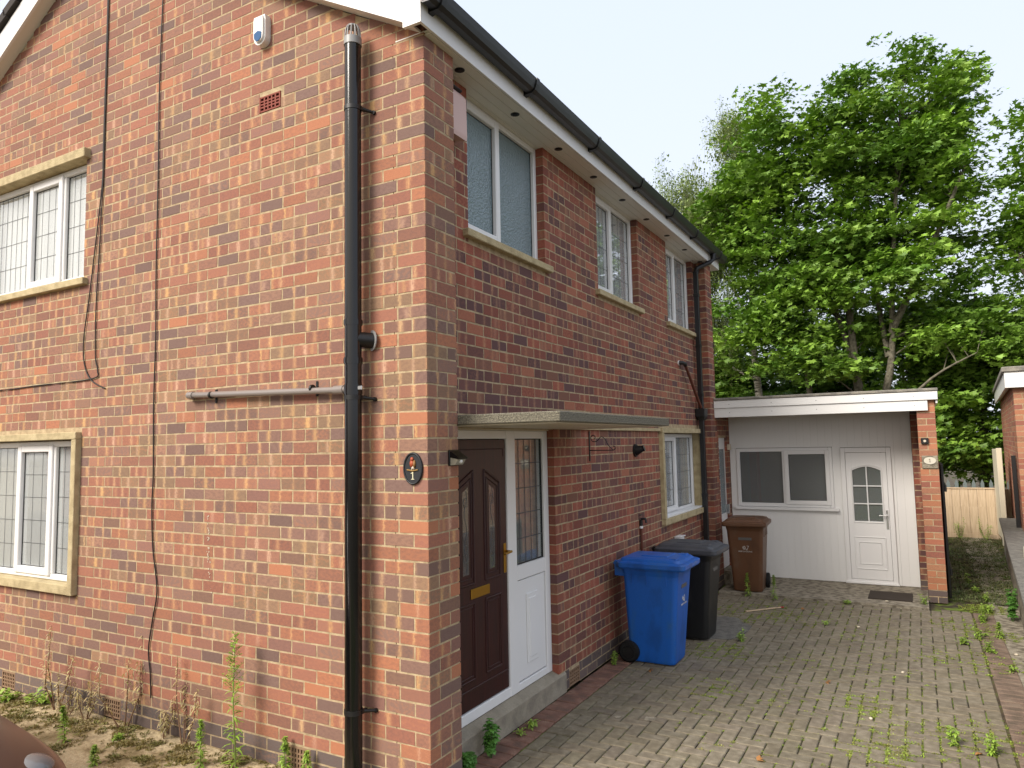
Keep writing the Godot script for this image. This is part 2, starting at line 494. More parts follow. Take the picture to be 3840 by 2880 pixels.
# lays courses c0..c1 of a wall; returns brick records. T: local (u, v, out) -> world
func lay(T: Transform3D, u0: float, u1: float, c0: int, c1: int, even: float, odd: float, holes: Array, mode: int, r: RandomNumberGenerator, gabled := false, gauge := G, plinth := 2) -> Array:
	var out := []
	var H := gauge - 0.010
	for c in range(c0, c1):
		var y := (c + 0.5) * gauge
		var j0 := odd if c % 2 else even        # where a joint centre lies
		var k := floori((u0 - j0) / 0.225) - 1
		while j0 + k * 0.225 < u1:
			var a := maxf(j0 + k * 0.225 + 0.005, u0)
			var b := minf(j0 + (k + 1) * 0.225 - 0.005, u1)
			k += 1
			if a - u0 < 0.03: a = u0
			if u1 - b < 0.03: b = u1
			for h in holes:
				if y < h.position.y - gauge * 0.25 or y > h.end.y + gauge * 0.25: continue
				if a > h.end.x and a - h.end.x < 0.03: a = h.end.x
				if b < h.position.x and h.position.x - b < 0.03: b = h.position.x
			if b - a < 0.035: continue
			var segs := [[a, b]]
			for h in holes:
				if y < h.position.y - gauge * 0.25 or y > h.end.y + gauge * 0.25: continue
				var nx := []
				for s in segs:
					if s[1] <= h.position.x or s[0] >= h.end.x: nx.append(s)
					else:
						if s[0] < h.position.x - 0.03: nx.append([s[0], h.position.x])
						if s[1] > h.end.x + 0.03: nx.append([h.end.x, s[1]])
				segs = nx
			for s in segs:
				var um: float = (s[0] + s[1]) / 2
				if gabled and y > minf(4.70 - 0.556 * um, 8.70 + 0.556 * um): continue
				var edge := absf(s[0] - u0) < 0.002 or absf(s[1] - u1) < 0.002
				for h in holes:
					if absf(s[1] - h.position.x) < 0.002 or absf(s[0] - h.end.x) < 0.002: edge = true
				var md := mode
				if c < plinth: md = 1
				var cel := pick_cell(y, md, r)
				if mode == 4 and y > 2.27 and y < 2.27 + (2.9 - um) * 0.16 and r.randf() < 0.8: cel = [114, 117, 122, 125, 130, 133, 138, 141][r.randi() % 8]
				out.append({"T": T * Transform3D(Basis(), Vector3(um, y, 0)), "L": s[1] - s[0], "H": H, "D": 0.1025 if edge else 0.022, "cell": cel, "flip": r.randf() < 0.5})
	return out

# mortar backing with openings
func backing(T: Transform3D, u0: float, u1: float, v0: float, v1: float, holes: Array, thick: float) -> MB:
	var mb := MB.new()
	var us := [u0, u1]
	var vs := [v0, v1]
	for h in holes:
		us.append(clampf(h.position.x - 0.003, u0, u1)); us.append(clampf(h.end.x + 0.003, u0, u1))
		vs.append(clampf(h.position.y, v0, v1)); vs.append(clampf(h.end.y, v0, v1))
	us.sort(); vs.sort()
	for i in us.size() - 1:
		for j in vs.size() - 1:
			if us[i + 1] - us[i] < 1e-4 or vs[j + 1] - vs[j] < 1e-4: continue
			var m := Vector2((us[i] + us[i + 1]) / 2, (vs[j] + vs[j + 1]) / 2)
			var inside := false
			for h in holes:
				if Rect2(h.position - Vector2(0.003, 0), h.size + Vector2(0.006, 0)).has_point(m): inside = true
			if inside: continue
			mb.box(Vector3(us[i], vs[j], -thick), Vector3(us[i + 1], vs[j + 1], -0.0014), 0.0, T)
	return mb

# the nearest `most` bricks become nodes of their own, the rest one joined part per wall
func set_bricks(walls: Array, most: int) -> void:
	var all := []
	for w in walls:
		for b in w.bricks: all.append([b.T.origin.distance_squared_to(CAM) * (1.0 if in_view(b.T.origin) else 50.0), b, w])
	all.sort_custom(func(p, q): return p[0] < q[0])
	var joined := {}
	var r := RandomNumberGenerator.new()
	r.seed = 77
	for i in all.size():
		var b: Dictionary = all[i][1]
		var w: Dictionary = all[i][2]
		if i < most:
			var o := MeshInstance3D.new()
			o.mesh = brick_mesh(b.L, b.H, b.D, b.cell, b.flip)
			o.material_override = M.brick
			o.name = "brick"
			w.node.add_child(o, true)
			o.transform = w.node.transform.affine_inverse() * b.T
		else:
			if not joined.has(w.node): joined[w.node] = MB.new()
			brick_into(joined[w.node], w.node.transform.affine_inverse() * b.T, b.L, b.H, b.D, b.cell, r, b.flip)
	for n in joined:
		var o := part(n, "brickwork", joined[n], M.brick)
		o.set_meta("kind", "stuff")

var cam_inv := Transform3D()
func in_view(p: Vector3) -> bool:
	var q := cam_inv * p
	if q.z > -0.3: return false
	return absf(q.x / q.z) < 0.74 and absf(q.y / q.z) < 0.56

# ---------------------------------------------------------------- joinery
func frame_bars(mb: MB, x0: float, y0: float, x1: float, y1: float, w: float, z0: float, z1: float, ch := 0.006) -> void:
	mb.box(Vector3(x0, y0, z0), Vector3(x0 + w, y1, z1), ch)
	mb.box(Vector3(x1 - w, y0, z0), Vector3(x1, y1, z1), ch)
	mb.box(Vector3(x0 + w - 0.001, y0, z0), Vector3(x1 - w + 0.001, y0 + w, z1 - 0.0015), ch)
	mb.box(Vector3(x0 + w - 0.001, y1 - w, z0), Vector3(x1 - w + 0.001, y1, z1 - 0.0015), ch)

# lights: [x0, x1, is_sash, lead columns, lead rows]; local frame faces +z, origin lower left
func window(parent: Node, T: Transform3D, w: float, h: float, lights: Array, glass: Material, fw := 0.05, deep := 0.07) -> MeshInstance3D:
	var mb := MB.new()
	frame_bars(mb, 0, 0, w, h, fw, -deep, 0)
	for i in lights.size() - 1:
		var xm: float = lights[i][1]
		mb.box(Vector3(xm - fw * 0.45, fw - 0.001, -deep), Vector3(xm + fw * 0.45, h - fw + 0.001, -0.002), 0.006)
	var o := part(parent, "window", mb, M.white)
	o.transform = T
	for L in lights:
		var a: float = maxf(L[0], fw * 0.5)
		var b: float = minf(L[1], w - fw * 0.5)
		var x0 := a + fw * 0.45 if L[0] > 0.01 else fw
		var x1 := b - fw * 0.45 if L[1] < w - 0.01 else w - fw
		var y0 := fw
		var y1 := h - fw
		var zg := -0.035
		if L[2]:
			var sb := MB.new()
			frame_bars(sb, x0 - 0.018, y0 - 0.018, x1 + 0.018, y1 + 0.018, 0.062, -0.05, 0.016)
			part(o, "sash", sb, M.white)
			x0 += 0.044; x1 -= 0.044; y0 += 0.044; y1 -= 0.044
			zg = -0.022
		var gk := MB.new()
		frame_bars(gk, x0 - 0.001, y0 - 0.001, x1 + 0.001, y1 + 0.001, 0.007, zg - 0.004, zg + 0.004, 0.0)
		part(o, "gasket", gk, M.gasket)
		part(o, "pane", bx(Vector3(x0 + 0.001, y0 + 0.001, zg - 0.003), Vector3(x1 - 0.001, y1 - 0.001, zg)), glass)
		if L[3] > 0:
			var lb := MB.new()
			for i in range(1, L[3]):
				var x: float = lerp(x0, x1, float(i) / L[3])
				lb.box(Vector3(x - 0.0015, y0, zg), Vector3(x + 0.0015, y1, zg + 0.002))
			for i in range(1, L[4]):
				var y: float = lerp(y0, y1, float(i) / L[4])
				lb.box(Vector3(x0, y - 0.0017, zg), Vector3(x1, y + 0.0017, zg + 0.0025))
			part(o, "leading", lb, M.lead)
	return o

func text(parent: Node, called: String, s: String, size: float, T: Transform3D, m: Material, font := "Droid Sans", depth := 0.002) -> MeshInstance3D:
	var tm := TextMesh.new()
	var f := SystemFont.new()
	f.font_names = PackedStringArray([font])
	tm.font = f; tm.text = s; tm.font_size = 32; tm.pixel_size = size / 32.0; tm.depth = depth
	tm.horizontal_alignment = HORIZONTAL_ALIGNMENT_CENTER
	var o := part(parent, called, tm, m)
	o.transform = T
	return o

func loop_rr(hx: float, hz: float, r: float, y: float, c := Vector2.ZERO, seg := 4) -> PackedVector3Array:
	# rounded rectangle, counter-clockwise seen from above
	var out := PackedVector3Array()
	var cs := [[1, 1, 0.0], [-1, 1, PI / 2], [-1, -1, PI], [1, -1, 3 * PI / 2]]
	for q in cs:
		for i in seg + 1:
			var a: float = q[2] + PI / 2 * i / seg
			out.push_back(Vector3(c.x + q[0] * (hx - r) + r * cos(a), y, -(c.y + q[1] * (hz - r) + r * sin(a))))
	return out
# ---------------------------------------------------------------- house
func side_T() -> Transform3D:
	return Transform3D(Basis(Vector3.UP, PI / 2), Vector3(-SB, 0, 0))

func strip_poly(x0: float, y0: float, x1: float, y1: float, h: float) -> PackedVector2Array:
	return PackedVector2Array([Vector2(x0, y0), Vector2(x1, y1), Vector2(x1, y1 + h), Vector2(x0, y0 + h)])

func build_house() -> void:
	var house := thing("brick_house", "two storey red brick house with white eaves, a brown front door and leaded windows", "house")
	var r := RandomNumberGenerator.new()
	r.seed = 4
	var FT := Transform3D()
	var ST := side_T()
	var PT := Transform3D(Basis(Vector3.UP, PI / 2), Vector3.ZERO)
	# ---- front wall
	var fh := [Rect2(-5.56, 0.90, 1.96, 1.355), Rect2(-5.45, 3.52, 1.805, 1.21), Rect2(-1.475, 4.516, 0.215, 0.118), Rect2(-1.16, 0.0, 0.215, 0.155), Rect2(-3.175, 0.0, 0.215, 0.155), Rect2(-4.72, 0.0, 0.215, 0.155)]
	var fm := backing(FT, -7.2, -0.25, 0.0, 4.66, fh, 0.25)
	fm.prism(PackedVector2Array([Vector2(-7.2, 4.66), Vector2(-0.25, 4.66), Vector2(-0.25, 4.80), Vector2(-3.6, 6.64), Vector2(-7.2, 4.68)]), -0.25, -0.0014)
	fm.box(Vector3(-5.45, 4.66, -0.25), Vector3(-3.645, 4.74, -0.0014))
	var fw := part(house, "front_wall", fm, M.mortar)
	var walls := []
	var fb := []
	for c in range(0, 81):
		# odd courses end in a stretcher at the corner, even ones in the end of a brick of the pier
		fb += lay(FT, -7.2, 0.0 if c % 2 else -0.1125, c, c + 1, -0.1075, -0.22, fh, 0, r, true)
	walls.append({"node": fw, "bricks": fb})
	# ---- corner pier (side face)
	var pm := MB.new()
	pm.box(Vector3(-0.25, 0, -0.326), Vector3(-0.0014, 4.80, -0.0014), 0.007)
	var pier := part(house, "corner_pier", pm, M.mortar)
	var pb := []
	for c in range(0, 57):
		pb += lay(PT, 0.1125 if c % 2 else 0.0, 0.3275, c, c + 1, 0.22, 0.1075, [], 0, r)
	walls.append({"node": pier, "bricks": pb})
	# ---- side wall
	var sh := [Rect2(0.726, 3.555, 1.219, 1.2), Rect2(3.125, 3.555, 1.211, 1.2), Rect2(5.446, 3.555, 1.204, 1.2), Rect2(0.45, 0.0, 1.57, 2.2), Rect2(4.885, 1.085, 1.855, 1.16), Rect2(2.215, 0.0, 0.215, 0.14)]
	var sm := backing(ST, 0.3, 7.1, 0.0, 4.75, sh, 0.25)
	var sw := part(house, "side_wall", sm, M.mortar)
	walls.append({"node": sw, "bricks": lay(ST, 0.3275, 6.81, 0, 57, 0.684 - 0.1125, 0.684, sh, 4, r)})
	# ---- end pier
	var em := MB.new()
	em.box(Vector3(-0.25, 0, -7.138), Vector3(-0.0014, 4.75, -6.8114), 0.007)
	var ep := part(house, "end_pier", em, M.mortar)
	var eb := []
	var ET := Transform3D(Basis(), Vector3(0, 0, -6.81))
	for c in range(0, 57):
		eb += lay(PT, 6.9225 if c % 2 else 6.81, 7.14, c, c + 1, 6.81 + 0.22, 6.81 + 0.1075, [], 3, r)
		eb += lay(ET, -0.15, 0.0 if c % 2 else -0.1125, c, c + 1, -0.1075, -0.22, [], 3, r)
	walls.append({"node": ep, "bricks": eb})
	set_bricks(walls, 300)
	# ---- hidden shell: far walls, floors, ceiling, partitions
	var shell := MB.new()
	shell.box(Vector3(-7.2, 0, -7.14), Vector3(-6.95, 4.7, -0.26))
	shell.box(Vector3(-6.95, 0, -7.14), Vector3(-0.26, 4.7, -6.9))
	var rear := part(house, "rear_wall", shell, M.terracotta)
	var fl := MB.new()
	fl.box(Vector3(-6.95, 0.02, -6.9), Vector3(-0.41, 0.15, -0.251))
	fl.box(Vector3(-6.95, 2.40, -6.9), Vector3(-0.41, 2.55, -0.251))
	fl.box(Vector3(-6.95, 4.72, -6.9), Vector3(-0.41, 4.80, -0.251))
	part(house, "floor_slab", fl, M.plaster)
	var pt := MB.new()
	for y in [[0.151, 2.399], [2.551, 4.719]]:
		pt.box(Vector3(-6.94, y[0], -3.9), Vector3(-0.45, y[1], -3.8))
		pt.box(Vector3(-2.4, y[0], -3.79), Vector3(-2.3, y[1], -0.26))
		pt.box(Vector3(-2.0, y[0], -6.89), Vector3(-1.9, y[1], -3.91))
	part(house, "partition", pt, M.interior)

	# ---- windows of the front
	var wa := window(house, Transform3D(Basis(), Vector3(-5.50, 0.985, -0.05)), 1.84, 1.205, [[0.0, 0.82, false, 6, 5], [0.82, 1.40, true, 3, 5], [1.40, 1.84, false, 4, 5]], M.glass, 0.05)
	var cu := MB.new()
	for seg in [[-5.45, -5.0], [-4.50, -4.30], [-3.98, -3.84]]:
		var prev := Vector3(seg[0], 0, -0.22)
		for i in range(1, 15):
			var x: float = lerp(seg[0], seg[1], i / 14.0)
			var q := Vector3(x, 0, -0.22 - 0.035 * sin(i * 2.2) - 0.01 * sin(i * 0.9))
			cu.quad(prev + Vector3(0, 0.99, 0), q + Vector3(0, 0.99, 0), q + Vector3(0, 2.25, 0), prev + Vector3(0, 2.25, 0))
			prev = q
	part(house, "curtain", cu, M.curtain)
	var sa := MB.new()
	sa.box(Vector3(-3.665, 0.905, -0.10), Vector3(-3.60, 2.196, 0.05), 0.004)
	sa.box(Vector3(-5.56, 0.905, -0.10), Vector3(-5.50, 2.196, 0.05), 0.004)
	sa.box(Vector3(-5.56, 2.198, -0.10), Vector3(-3.60, 2.258, 0.053), 0.004)
	sa.box(Vector3(-5.50, 0.905, -0.10), Vector3(-3.667, 0.982, 0.046), 0.004)
	part(house, "stone_surround", sa, M.stone)
	window(house, Transform3D(Basis(), Vector3(-5.45, 3.585, -0.05)), 1.805, 1.055, [[0.0, 0.81, false, 8, 4], [0.81, 1.37, true, 4, 4], [1.37, 1.805, false, 4, 4]], M.glass, 0.05)
	var nc := MB.new()
	var pv := Vector3(-5.40, 0, -0.20)
	for i in range(1, 61):
		var q := Vector3(lerpf(-5.40, -3.69, i / 60.0), 0, -0.20 - 0.016 * sin(i * 1.9) - 0.006 * sin(i * 0.7))
		nc.quad(pv + Vector3(0, 3.60, 0), q + Vector3(0, 3.60, 0), q + Vector3(0, 4.70, 0), pv + Vector3(0, 4.70, 0))
		pv = q
	part(house, "added_net_curtain", nc, M.net)  # added white net, makes the panes as pale as mirrored sky
	part(house, "lintel", bx(Vector3(-5.52, 4.645, -0.1), Vector3(-3.59, 4.73, 0.06), 0.005), M.stone)
	part(house, "sill", bx(Vector3(-5.52, 3.522, -0.1), Vector3(-3.575, 3.582, 0.05), 0.005), M.stone)
	# ---- upper windows of the side
	var up := [[0.726, 1.219, 0.46, M.frosted, 0, 0], [3.125, 1.211, 0.46, M.glass, 4, 4], [5.446, 1.204, 0.46, M.glass, 4, 4]]
	for w in up:
		var T: Transform3D = ST * Transform3D(Basis(), Vector3(w[0], 3.612, -0.07))
		var o := window(house, T, w[1], 1.05, [[0.0, w[1] * w[2], true, w[4], w[5]], [w[1] * w[2], w[1], false, w[4], w[5]]], w[3], 0.045)
		var hd := part(house, "window_head", bx(Vector3(0, 1.05, -0.07), Vector3(w[1], 1.10, 0.012)), M.soffit)
		hd.transform = T
		var s := part(house, "sill", bx(Vector3(w[0] - 0.075, 3.553, -0.10), Vector3(w[0] + w[1] + 0.065, 3.610, 0.05), 0.006), M.stone)
		s.transform = ST
	# ---- stone window of the ground floor
	var ss := MB.new()
	ss.box(Vector3(4.885, 1.157, -0.12), Vector3(4.958, 2.183, 0.05), 0.004)
	ss.box(Vector3(6.668, 1.157, -0.12), Vector3(6.74, 2.183, 0.05), 0.004)
	ss.box(Vector3(4.885, 2.185, -0.12), Vector3(6.74, 2.246, 0.053), 0.004)
	ss.box(Vector3(4.885, 1.085, -0.12), Vector3(6.74, 1.155, 0.053), 0.004)
	part(house, "stone_surround", ss, M.stone).transform = ST
	window(house, ST * Transform3D(Basis(), Vector3(4.962, 1.160, -0.085)), 1.702, 1.018, [[0.0, 0.85, true, 3, 4], [0.85, 1.702, false, 3, 4]], M.glass, 0.05)
	part(house, "white_sill", bx(Vector3(4.96, 1.1555, -0.07), Vector3(6.666, 1.178, 0.03), 0.004), M.white).transform = ST
	part(house, "stone_band", bx(Vector3(2.03, 2.203, -0.02), Vector3(4.883, 2.238, 0.028), 0.003), M.stone).transform = ST
	build_entrance(house, ST)
	build_eaves(house)
	# ---- air bricks
	for x in [-1.16, -3.175, -4.72]:
		air_brick(house, Transform3D(Basis(), Vector3(x, 0.008, 0.002)), 0.215, 0.145, 7, 4, M.buff)
	air_brick(house, Transform3D(Basis(), Vector3(-1.475, 4.516, 0.006)), 0.215, 0.118, 5, 4, M.terracotta)
	air_brick(house, ST * Transform3D(Basis(), Vector3(2.215, 0.005, 0.002)), 0.215, 0.135, 5, 4, M.buff)

func air_brick(parent: Node, T: Transform3D, w: float, h: float, nx: int, ny: int, m: Material) -> void:
	var mb := MB.new()
	var bw := 0.014
	frame_bars(mb, 0, 0, w, h, bw, -0.088, 0.0, 0.002)
	for i in range(1, nx):
		var x := lerpf(bw, w - bw, float(i) / nx)
		mb.box(Vector3(x - 0.006, bw, -0.015), Vector3(x + 0.006, h - bw, -0.002))
	for i in range(1, ny):
		var y := lerpf(bw, h - bw, float(i) / ny)
		mb.box(Vector3(bw, y - 0.005, -0.015), Vector3(w - bw, y + 0.005, -0.003))
	var o := part(parent, "air_brick", mb, m)
	o.transform = T
	part(o, "recess", bx(Vector3(0.002, 0.002, -0.10), Vector3(w - 0.002, h - 0.002, -0.09)), M.cavity)

func outline(mb: MB, pts: Array, r: float, closed := true) -> void:
	var n := pts.size()
	for i in (n if closed else n - 1):
		mb.tube([pts[i], pts[(i + 1) % n]], [r, r], 5, true)

func build_entrance(house: Node3D, ST: Transform3D) -> void:
	var T := ST * Transform3D(Basis(), Vector3(0, 0, -0.06))    # outer face of the frame
	# frame: jambs, head, threshold, mullion, transom of the side light
	var fb := MB.new()
	fb.box(Vector3(0.45, 0.19, -0.07), Vector3(0.52, 2.19, 0.0), 0.005)
	fb.box(Vector3(1.318, 0.19, -0.07), Vector3(1.452, 2.19, 0.0), 0.005)
	fb.box(Vector3(1.935, 0.19, -0.07), Vector3(2.018, 2.19, 0.0), 0.005)
	fb.box(Vector3(0.519, 2.126, -0.07), Vector3(1.319, 2.19, -0.002), 0.005)
	fb.box(Vector3(1.451, 2.126, -0.07), Vector3(1.936, 2.19, -0.002), 0.005)
	fb.box(Vector3(0.519, 0.19, -0.07), Vector3(1.319, 0.263, -0.002), 0.005)
	fb.box(Vector3(1.451, 0.19, -0.07), Vector3(1.936, 0.248, -0.002), 0.005)
	fb.box(Vector3(1.451, 1.022, -0.07), Vector3(1.936, 1.137, -0.002), 0.005)
	var fr := part(house, "door_frame", fb, M.white)
	fr.transform = T
	var hd := part(house, "door_head", bx(Vector3(0.45, 2.191, -0.07), Vector3(2.018, 2.203, 0.014)), M.offwhite)
	hd.transform = T
	part(fr, "gasket", bx(Vector3(1.452, 0.249, -0.05), Vector3(1.934, 1.021, -0.024)), M.gasket)
	var lp := part(fr, "lower_panel", bx(Vector3(1.458, 0.255, -0.03), Vector3(1.928, 1.015, -0.012), 0.003), M.white)
	var rp := MB.new()
	rp.box(Vector3(1.60, 0.36, -0.013), Vector3(1.79, 0.90, -0.002), 0.006)
	rp.box(Vector3(1.632, 0.40, -0.010), Vector3(1.758, 0.86, 0.004), 0.004)
	part(lp, "raised_panel", rp, M.white)
	var gk := MB.new()
	frame_bars(gk, 1.452, 1.137, 1.935, 2.126, 0.008, -0.036, -0.02, 0.0)
	part(fr, "gasket", gk, M.gasket)
	part(fr, "pane", bx(Vector3(1.453, 1.138, -0.033), Vector3(1.934, 2.125, -0.029)), M.dark_glass)
	var ld := MB.new()
	for i in range(1, 5):
		var x := lerpf(1.452, 1.935, i / 5.0)
		ld.box(Vector3(x - 0.003, 1.14, -0.029), Vector3(x + 0.003, 2.124, -0.026))
	for i in range(1, 5):
		var y := lerpf(1.137, 2.126, i / 5.0)
		ld.box(Vector3(1.454, y - 0.003, -0.029), Vector3(1.934, y + 0.003, -0.0255))
	part(fr, "leading", ld, M.lead)
	# hall behind the side light
	var hall := MB.new()
	hall.box(Vector3(0.5, 0.152, -1.45), Vector3(2.6, 2.39, -1.40))
	hall.box(Vector3(2.1, 0.152, -1.39), Vector3(2.16, 2.39, -0.20))
	part(house, "hall_wall", hall, M.plaster).transform = T
	part(house, "wall_lamp", bx(Vector3(1.72, 1.78, -1.395), Vector3(1.86, 1.88, -1.35), 0.015), M.white).transform = T
	# door
	var db := MB.new()
	db.box(Vector3(0.524, 0.268, -0.055), Vector3(1.314, 2.122, -0.012), 0.004)
	var door := part(house, "door", db, M.dark_wood)
	door.transform = T
	door.set_meta("label", "dark brown panelled front door with two leaded glass strips")
	var mo := MB.new()
	var z := -0.012
	for s in [-1.0, 1.0]:
		var c := 0.919
		var xi: float = c + s * 0.075
		var xo: float = c + s * 0.29
		outline(mo, [Vector3(xi, 1.11, z), Vector3(xo, 1.11, z), Vector3(xo, 1.80, z), Vector3(xi, 1.90, z)], 0.009)
		outline(mo, [Vector3(xi + s * 0.03, 1.15, z), Vector3(xo - s * 0.03, 1.15, z), Vector3(xo - s * 0.03, 1.775, z), Vector3(xi + s * 0.03, 1.845, z)], 0.006)
		outline(mo, [Vector3(xi, 0.46, z), Vector3(xo, 0.46, z), Vector3(xo, 0.975, z), Vector3(xi, 0.975, z)], 0.009)
		outline(mo, [Vector3(xi + s * 0.025, 0.485, z), Vector3(xo - s * 0.025, 0.485, z), Vector3(xo - s * 0.025, 0.95, z), Vector3(xi + s * 0.025, 0.95, z)], 0.006)
		var g := MB.new()
		var gx0: float = c + s * 0.14
		var gx1: float = c + s * 0.215
		g.prism(PackedVector2Array([Vector2(gx0, 1.18), Vector2(gx1, 1.18), Vector2(gx1, 1.75), Vector2(gx0, 1.79)]), -0.013, -0.0105)
		var gl := part(door, "pane", g, M.dark_glass)
		var le := MB.new()
		var cx: float = (gx0 + gx1) / 2
		for q in [[1.30, 0.028], [1.36, 0.022], [1.68, 0.026]]:
			var pts := []
			for i in 10: pts.append(Vector3(cx + q[1] * cos(TAU * i / 10), q[0] + q[1] * 1.25 * sin(TAU * i / 10), -0.0105))
			outline(le, pts, 0.0022)
		var wv := []
		for i in 20: wv.append(Vector3(cx + 0.016 * sin(i * 0.8), lerpf(1.19, 1.76, i / 19.0), -0.0105))
		outline(le, wv, 0.0022, false)
		outline(le, [Vector3(gx0, 1.47, -0.0105), Vector3(gx1, 1.47, -0.0105)], 0.0022, false)
		part(gl, "leading", le, M.lead)
	outline(mo, [Vector3(0.54, 0.40, z), Vector3(1.30, 0.40, z)], 0.008, false)
	outline(mo, [Vector3(0.56, 2.05, z), Vector3(1.28, 2.05, z), Vector3(1.28, 1.99, z)], 0.005, false)
	part(door, "moulding", mo, M.dark_wood)
	part(door, "letter_plate", bx(Vector3(0.795, 1.005, -0.013), Vector3(1.045, 1.075, -0.003), 0.004), M.brass)
	var hb := MB.new()
	hb.box(Vector3(1.262, 1.115, -0.013), Vector3(1.298, 1.335, -0.006), 0.003)
	hb.tube([Vector3(1.28, 1.275, -0.006), Vector3(1.28, 1.275, 0.05)], [0.009, 0.009], 8)
	hb.tube([Vector3(1.285, 1.275, 0.045), Vector3(1.18, 1.268, 0.048)], [0.010, 0.008], 8)
	part(door, "handle", hb, M.brass)
	# step
	var st := MB.new()
	st.prism(PackedVector2Array([Vector2(-0.20, 0.0), Vector2(0.018, 0.0), Vector2(0.018, 0.148), Vector2(0.008, 0.158), Vector2(-0.062, 0.187), Vector2(-0.20, 0.187)]), -2.125, -0.332, Transform3D(Basis(), Vector3(-SB, 0, 0)))
	part(house, "doorstep", st, M.step)
	# canopy
	var ca := MB.new()
	ca.box(Vector3(-SB - 0.05, 2.212, -2.48), Vector3(0.722, 2.276, -0.331), 0.006)
	part(house, "canopy", ca, M.canopy)
	var cs := MB.new()
	cs.box(Vector3(-SB + 0.03, 2.204, -2.44), Vector3(0.68, 2.2115, -0.36))
	part(house, "canopy_soffit", cs, M.offwhite)

func build_eaves(house: Node3D) -> void:
	# barge boards of the gable
	var bb := MB.new()
	bb.prism(PackedVector2Array([Vector2(0.066, 4.665), Vector2(0.066, 4.865), Vector2(-3.6, 6.90), Vector2(-3.6, 6.665), Vector2(-0.07, 4.702), Vector2(-0.07, 4.665)]), 0.098, 0.122)
	part(house, "barge_board", bb, M.fascia)
	var bl := MB.new()
	bl.prism(PackedVector2Array([Vector2(-7.27, 4.665), Vector2(-7.13, 4.665), Vector2(-3.602, 6.665), Vector2(-3.602, 6.90), Vector2(-7.27, 4.865)]), 0.098, 0.122)
	part(house, "barge_board", bl, M.fascia)
	var rs := MB.new()
	rs.prism(strip_poly(-0.02, 4.678, -3.6, 6.668, 0.015), -0.01, 0.097)
	rs.prism(strip_poly(-7.18, 4.678, -3.602, 6.668, 0.015), -0.01, 0.097)
	part(house, "verge_soffit", rs, M.soffit)
	part(house, "fascia", bx(Vector3(0.046, 4.665, -7.42), Vector3(0.066, 4.86, 0.097), 0.002), M.fascia)
	part(house, "eave_end", bx(Vector3(-0.30, 4.667, -7.44), Vector3(0.045, 4.84, -7.422)), M.fascia)
	# soffit boards with narrow gaps
	var x := -0.262
	for i in 4:
		part(house, "soffit_board", bx(Vector3(x, SOF, -7.42), Vector3(x + 0.0735, SOF + 0.012, -0.015 if x < -0.03 else 0.096), 0.0015), M.soffit)
		x += 0.077
	part(house, "soffit_lining", bx(Vector3(-0.26, SOF + 0.013, -7.42), Vector3(0.045, SOF + 0.02, 0.0)), M.soffit)
	for i in 9:
		var v := MB.new()
		var ce := Vector3(-0.048, SOF - 0.003, -0.48 - 0.784 * i)
		v.tube([ce + Vector3(0, 0.003, 0), ce], [0.036, 0.036], 14)
		v.tube([ce, ce + Vector3(0, -0.004, 0)], [0.026, 0.022], 12)
		part(house, "soffit_vent", v, M.black_plastic)
	# gutter with brackets
	var prof := PackedVector2Array([Vector2(0.068, 4.862), Vector2(0.068, 4.795), Vector2(0.085, 4.775), Vector2(0.135, 4.772), Vector2(0.160, 4.790), Vector2(0.172, 4.825), Vector2(0.182, 4.862), Vector2(0.176, 4.862), Vector2(0.160, 4.815), Vector2(0.135, 4.785), Vector2(0.09, 4.785), Vector2(0.076, 4.80), Vector2(0.076, 4.862)])
	var gu := MB.new()
	gu.prism(prof, -7.50, 0.13)
	var g := part(house, "gutter", gu, M.gutter)
	var pr2 := PackedVector2Array([Vector2(0.0662, 4.870), Vector2(0.0662, 4.757), Vector2(0.10, 4.763), Vector2(0.14, 4.763), Vector2(0.168, 4.783), Vector2(0.182, 4.825), Vector2(0.190, 4.870)])
	for zz in [0.02, -1.22, -2.46, -3.66, -4.80, -5.85, -7.15]:
		var b := MB.new()
		b.prism(pr2, zz - 0.022, zz + 0.022)
		part(g, "bracket", b, M.black_plastic)
	# roof
	var ro := MB.new()
	ro.prism(PackedVector2Array([Vector2(0.13, 4.868), Vector2(0.13, 4.93), Vector2(-3.6, 7.0), Vector2(-7.33, 4.93), Vector2(-7.33, 4.868), Vector2(-3.6, 6.93)]), -7.46, 0.10)
	var roof := part(house, "roof", ro, M.roof)
	# verge tiles along both rakes
	for sd in [-1.0, 1.0]:
		for i in 21:
			var t := (i + 0.5) / 21.0
			var ce := Vector3(-3.6 + sd * 3.73 * t, 7.0 - 2.07 * t + 0.012, 0.02)
			var T := Transform3D(Basis(Vector3.FORWARD, sd * (0.507 - 0.06)), ce)
			var b := MB.new()
			b.box(Vector3(-0.115, -0.075, -0.12), Vector3(0.115, 0.012, 0.14), 0.004, T)
			part(roof, "verge_tile", b, M.roof)
# ---------------------------------------------------------------- things fixed to the house
func V(x: float, y: float) -> Vector3:
	return Vector3(x, y, 0.010)

func smooth(pts: Array, per := 5) -> Array:
	var out := []
	for i in pts.size() - 1:
		var p0: Vector3 = pts[maxi(i - 1, 0)]
		var p3: Vector3 = pts[mini(i + 2, pts.size() - 1)]
		for k in per:
			out.append(pts[i].cubic_interpolate(pts[i + 1], p0, p3, float(k) / per))
	out.append(pts[-1])
	return out

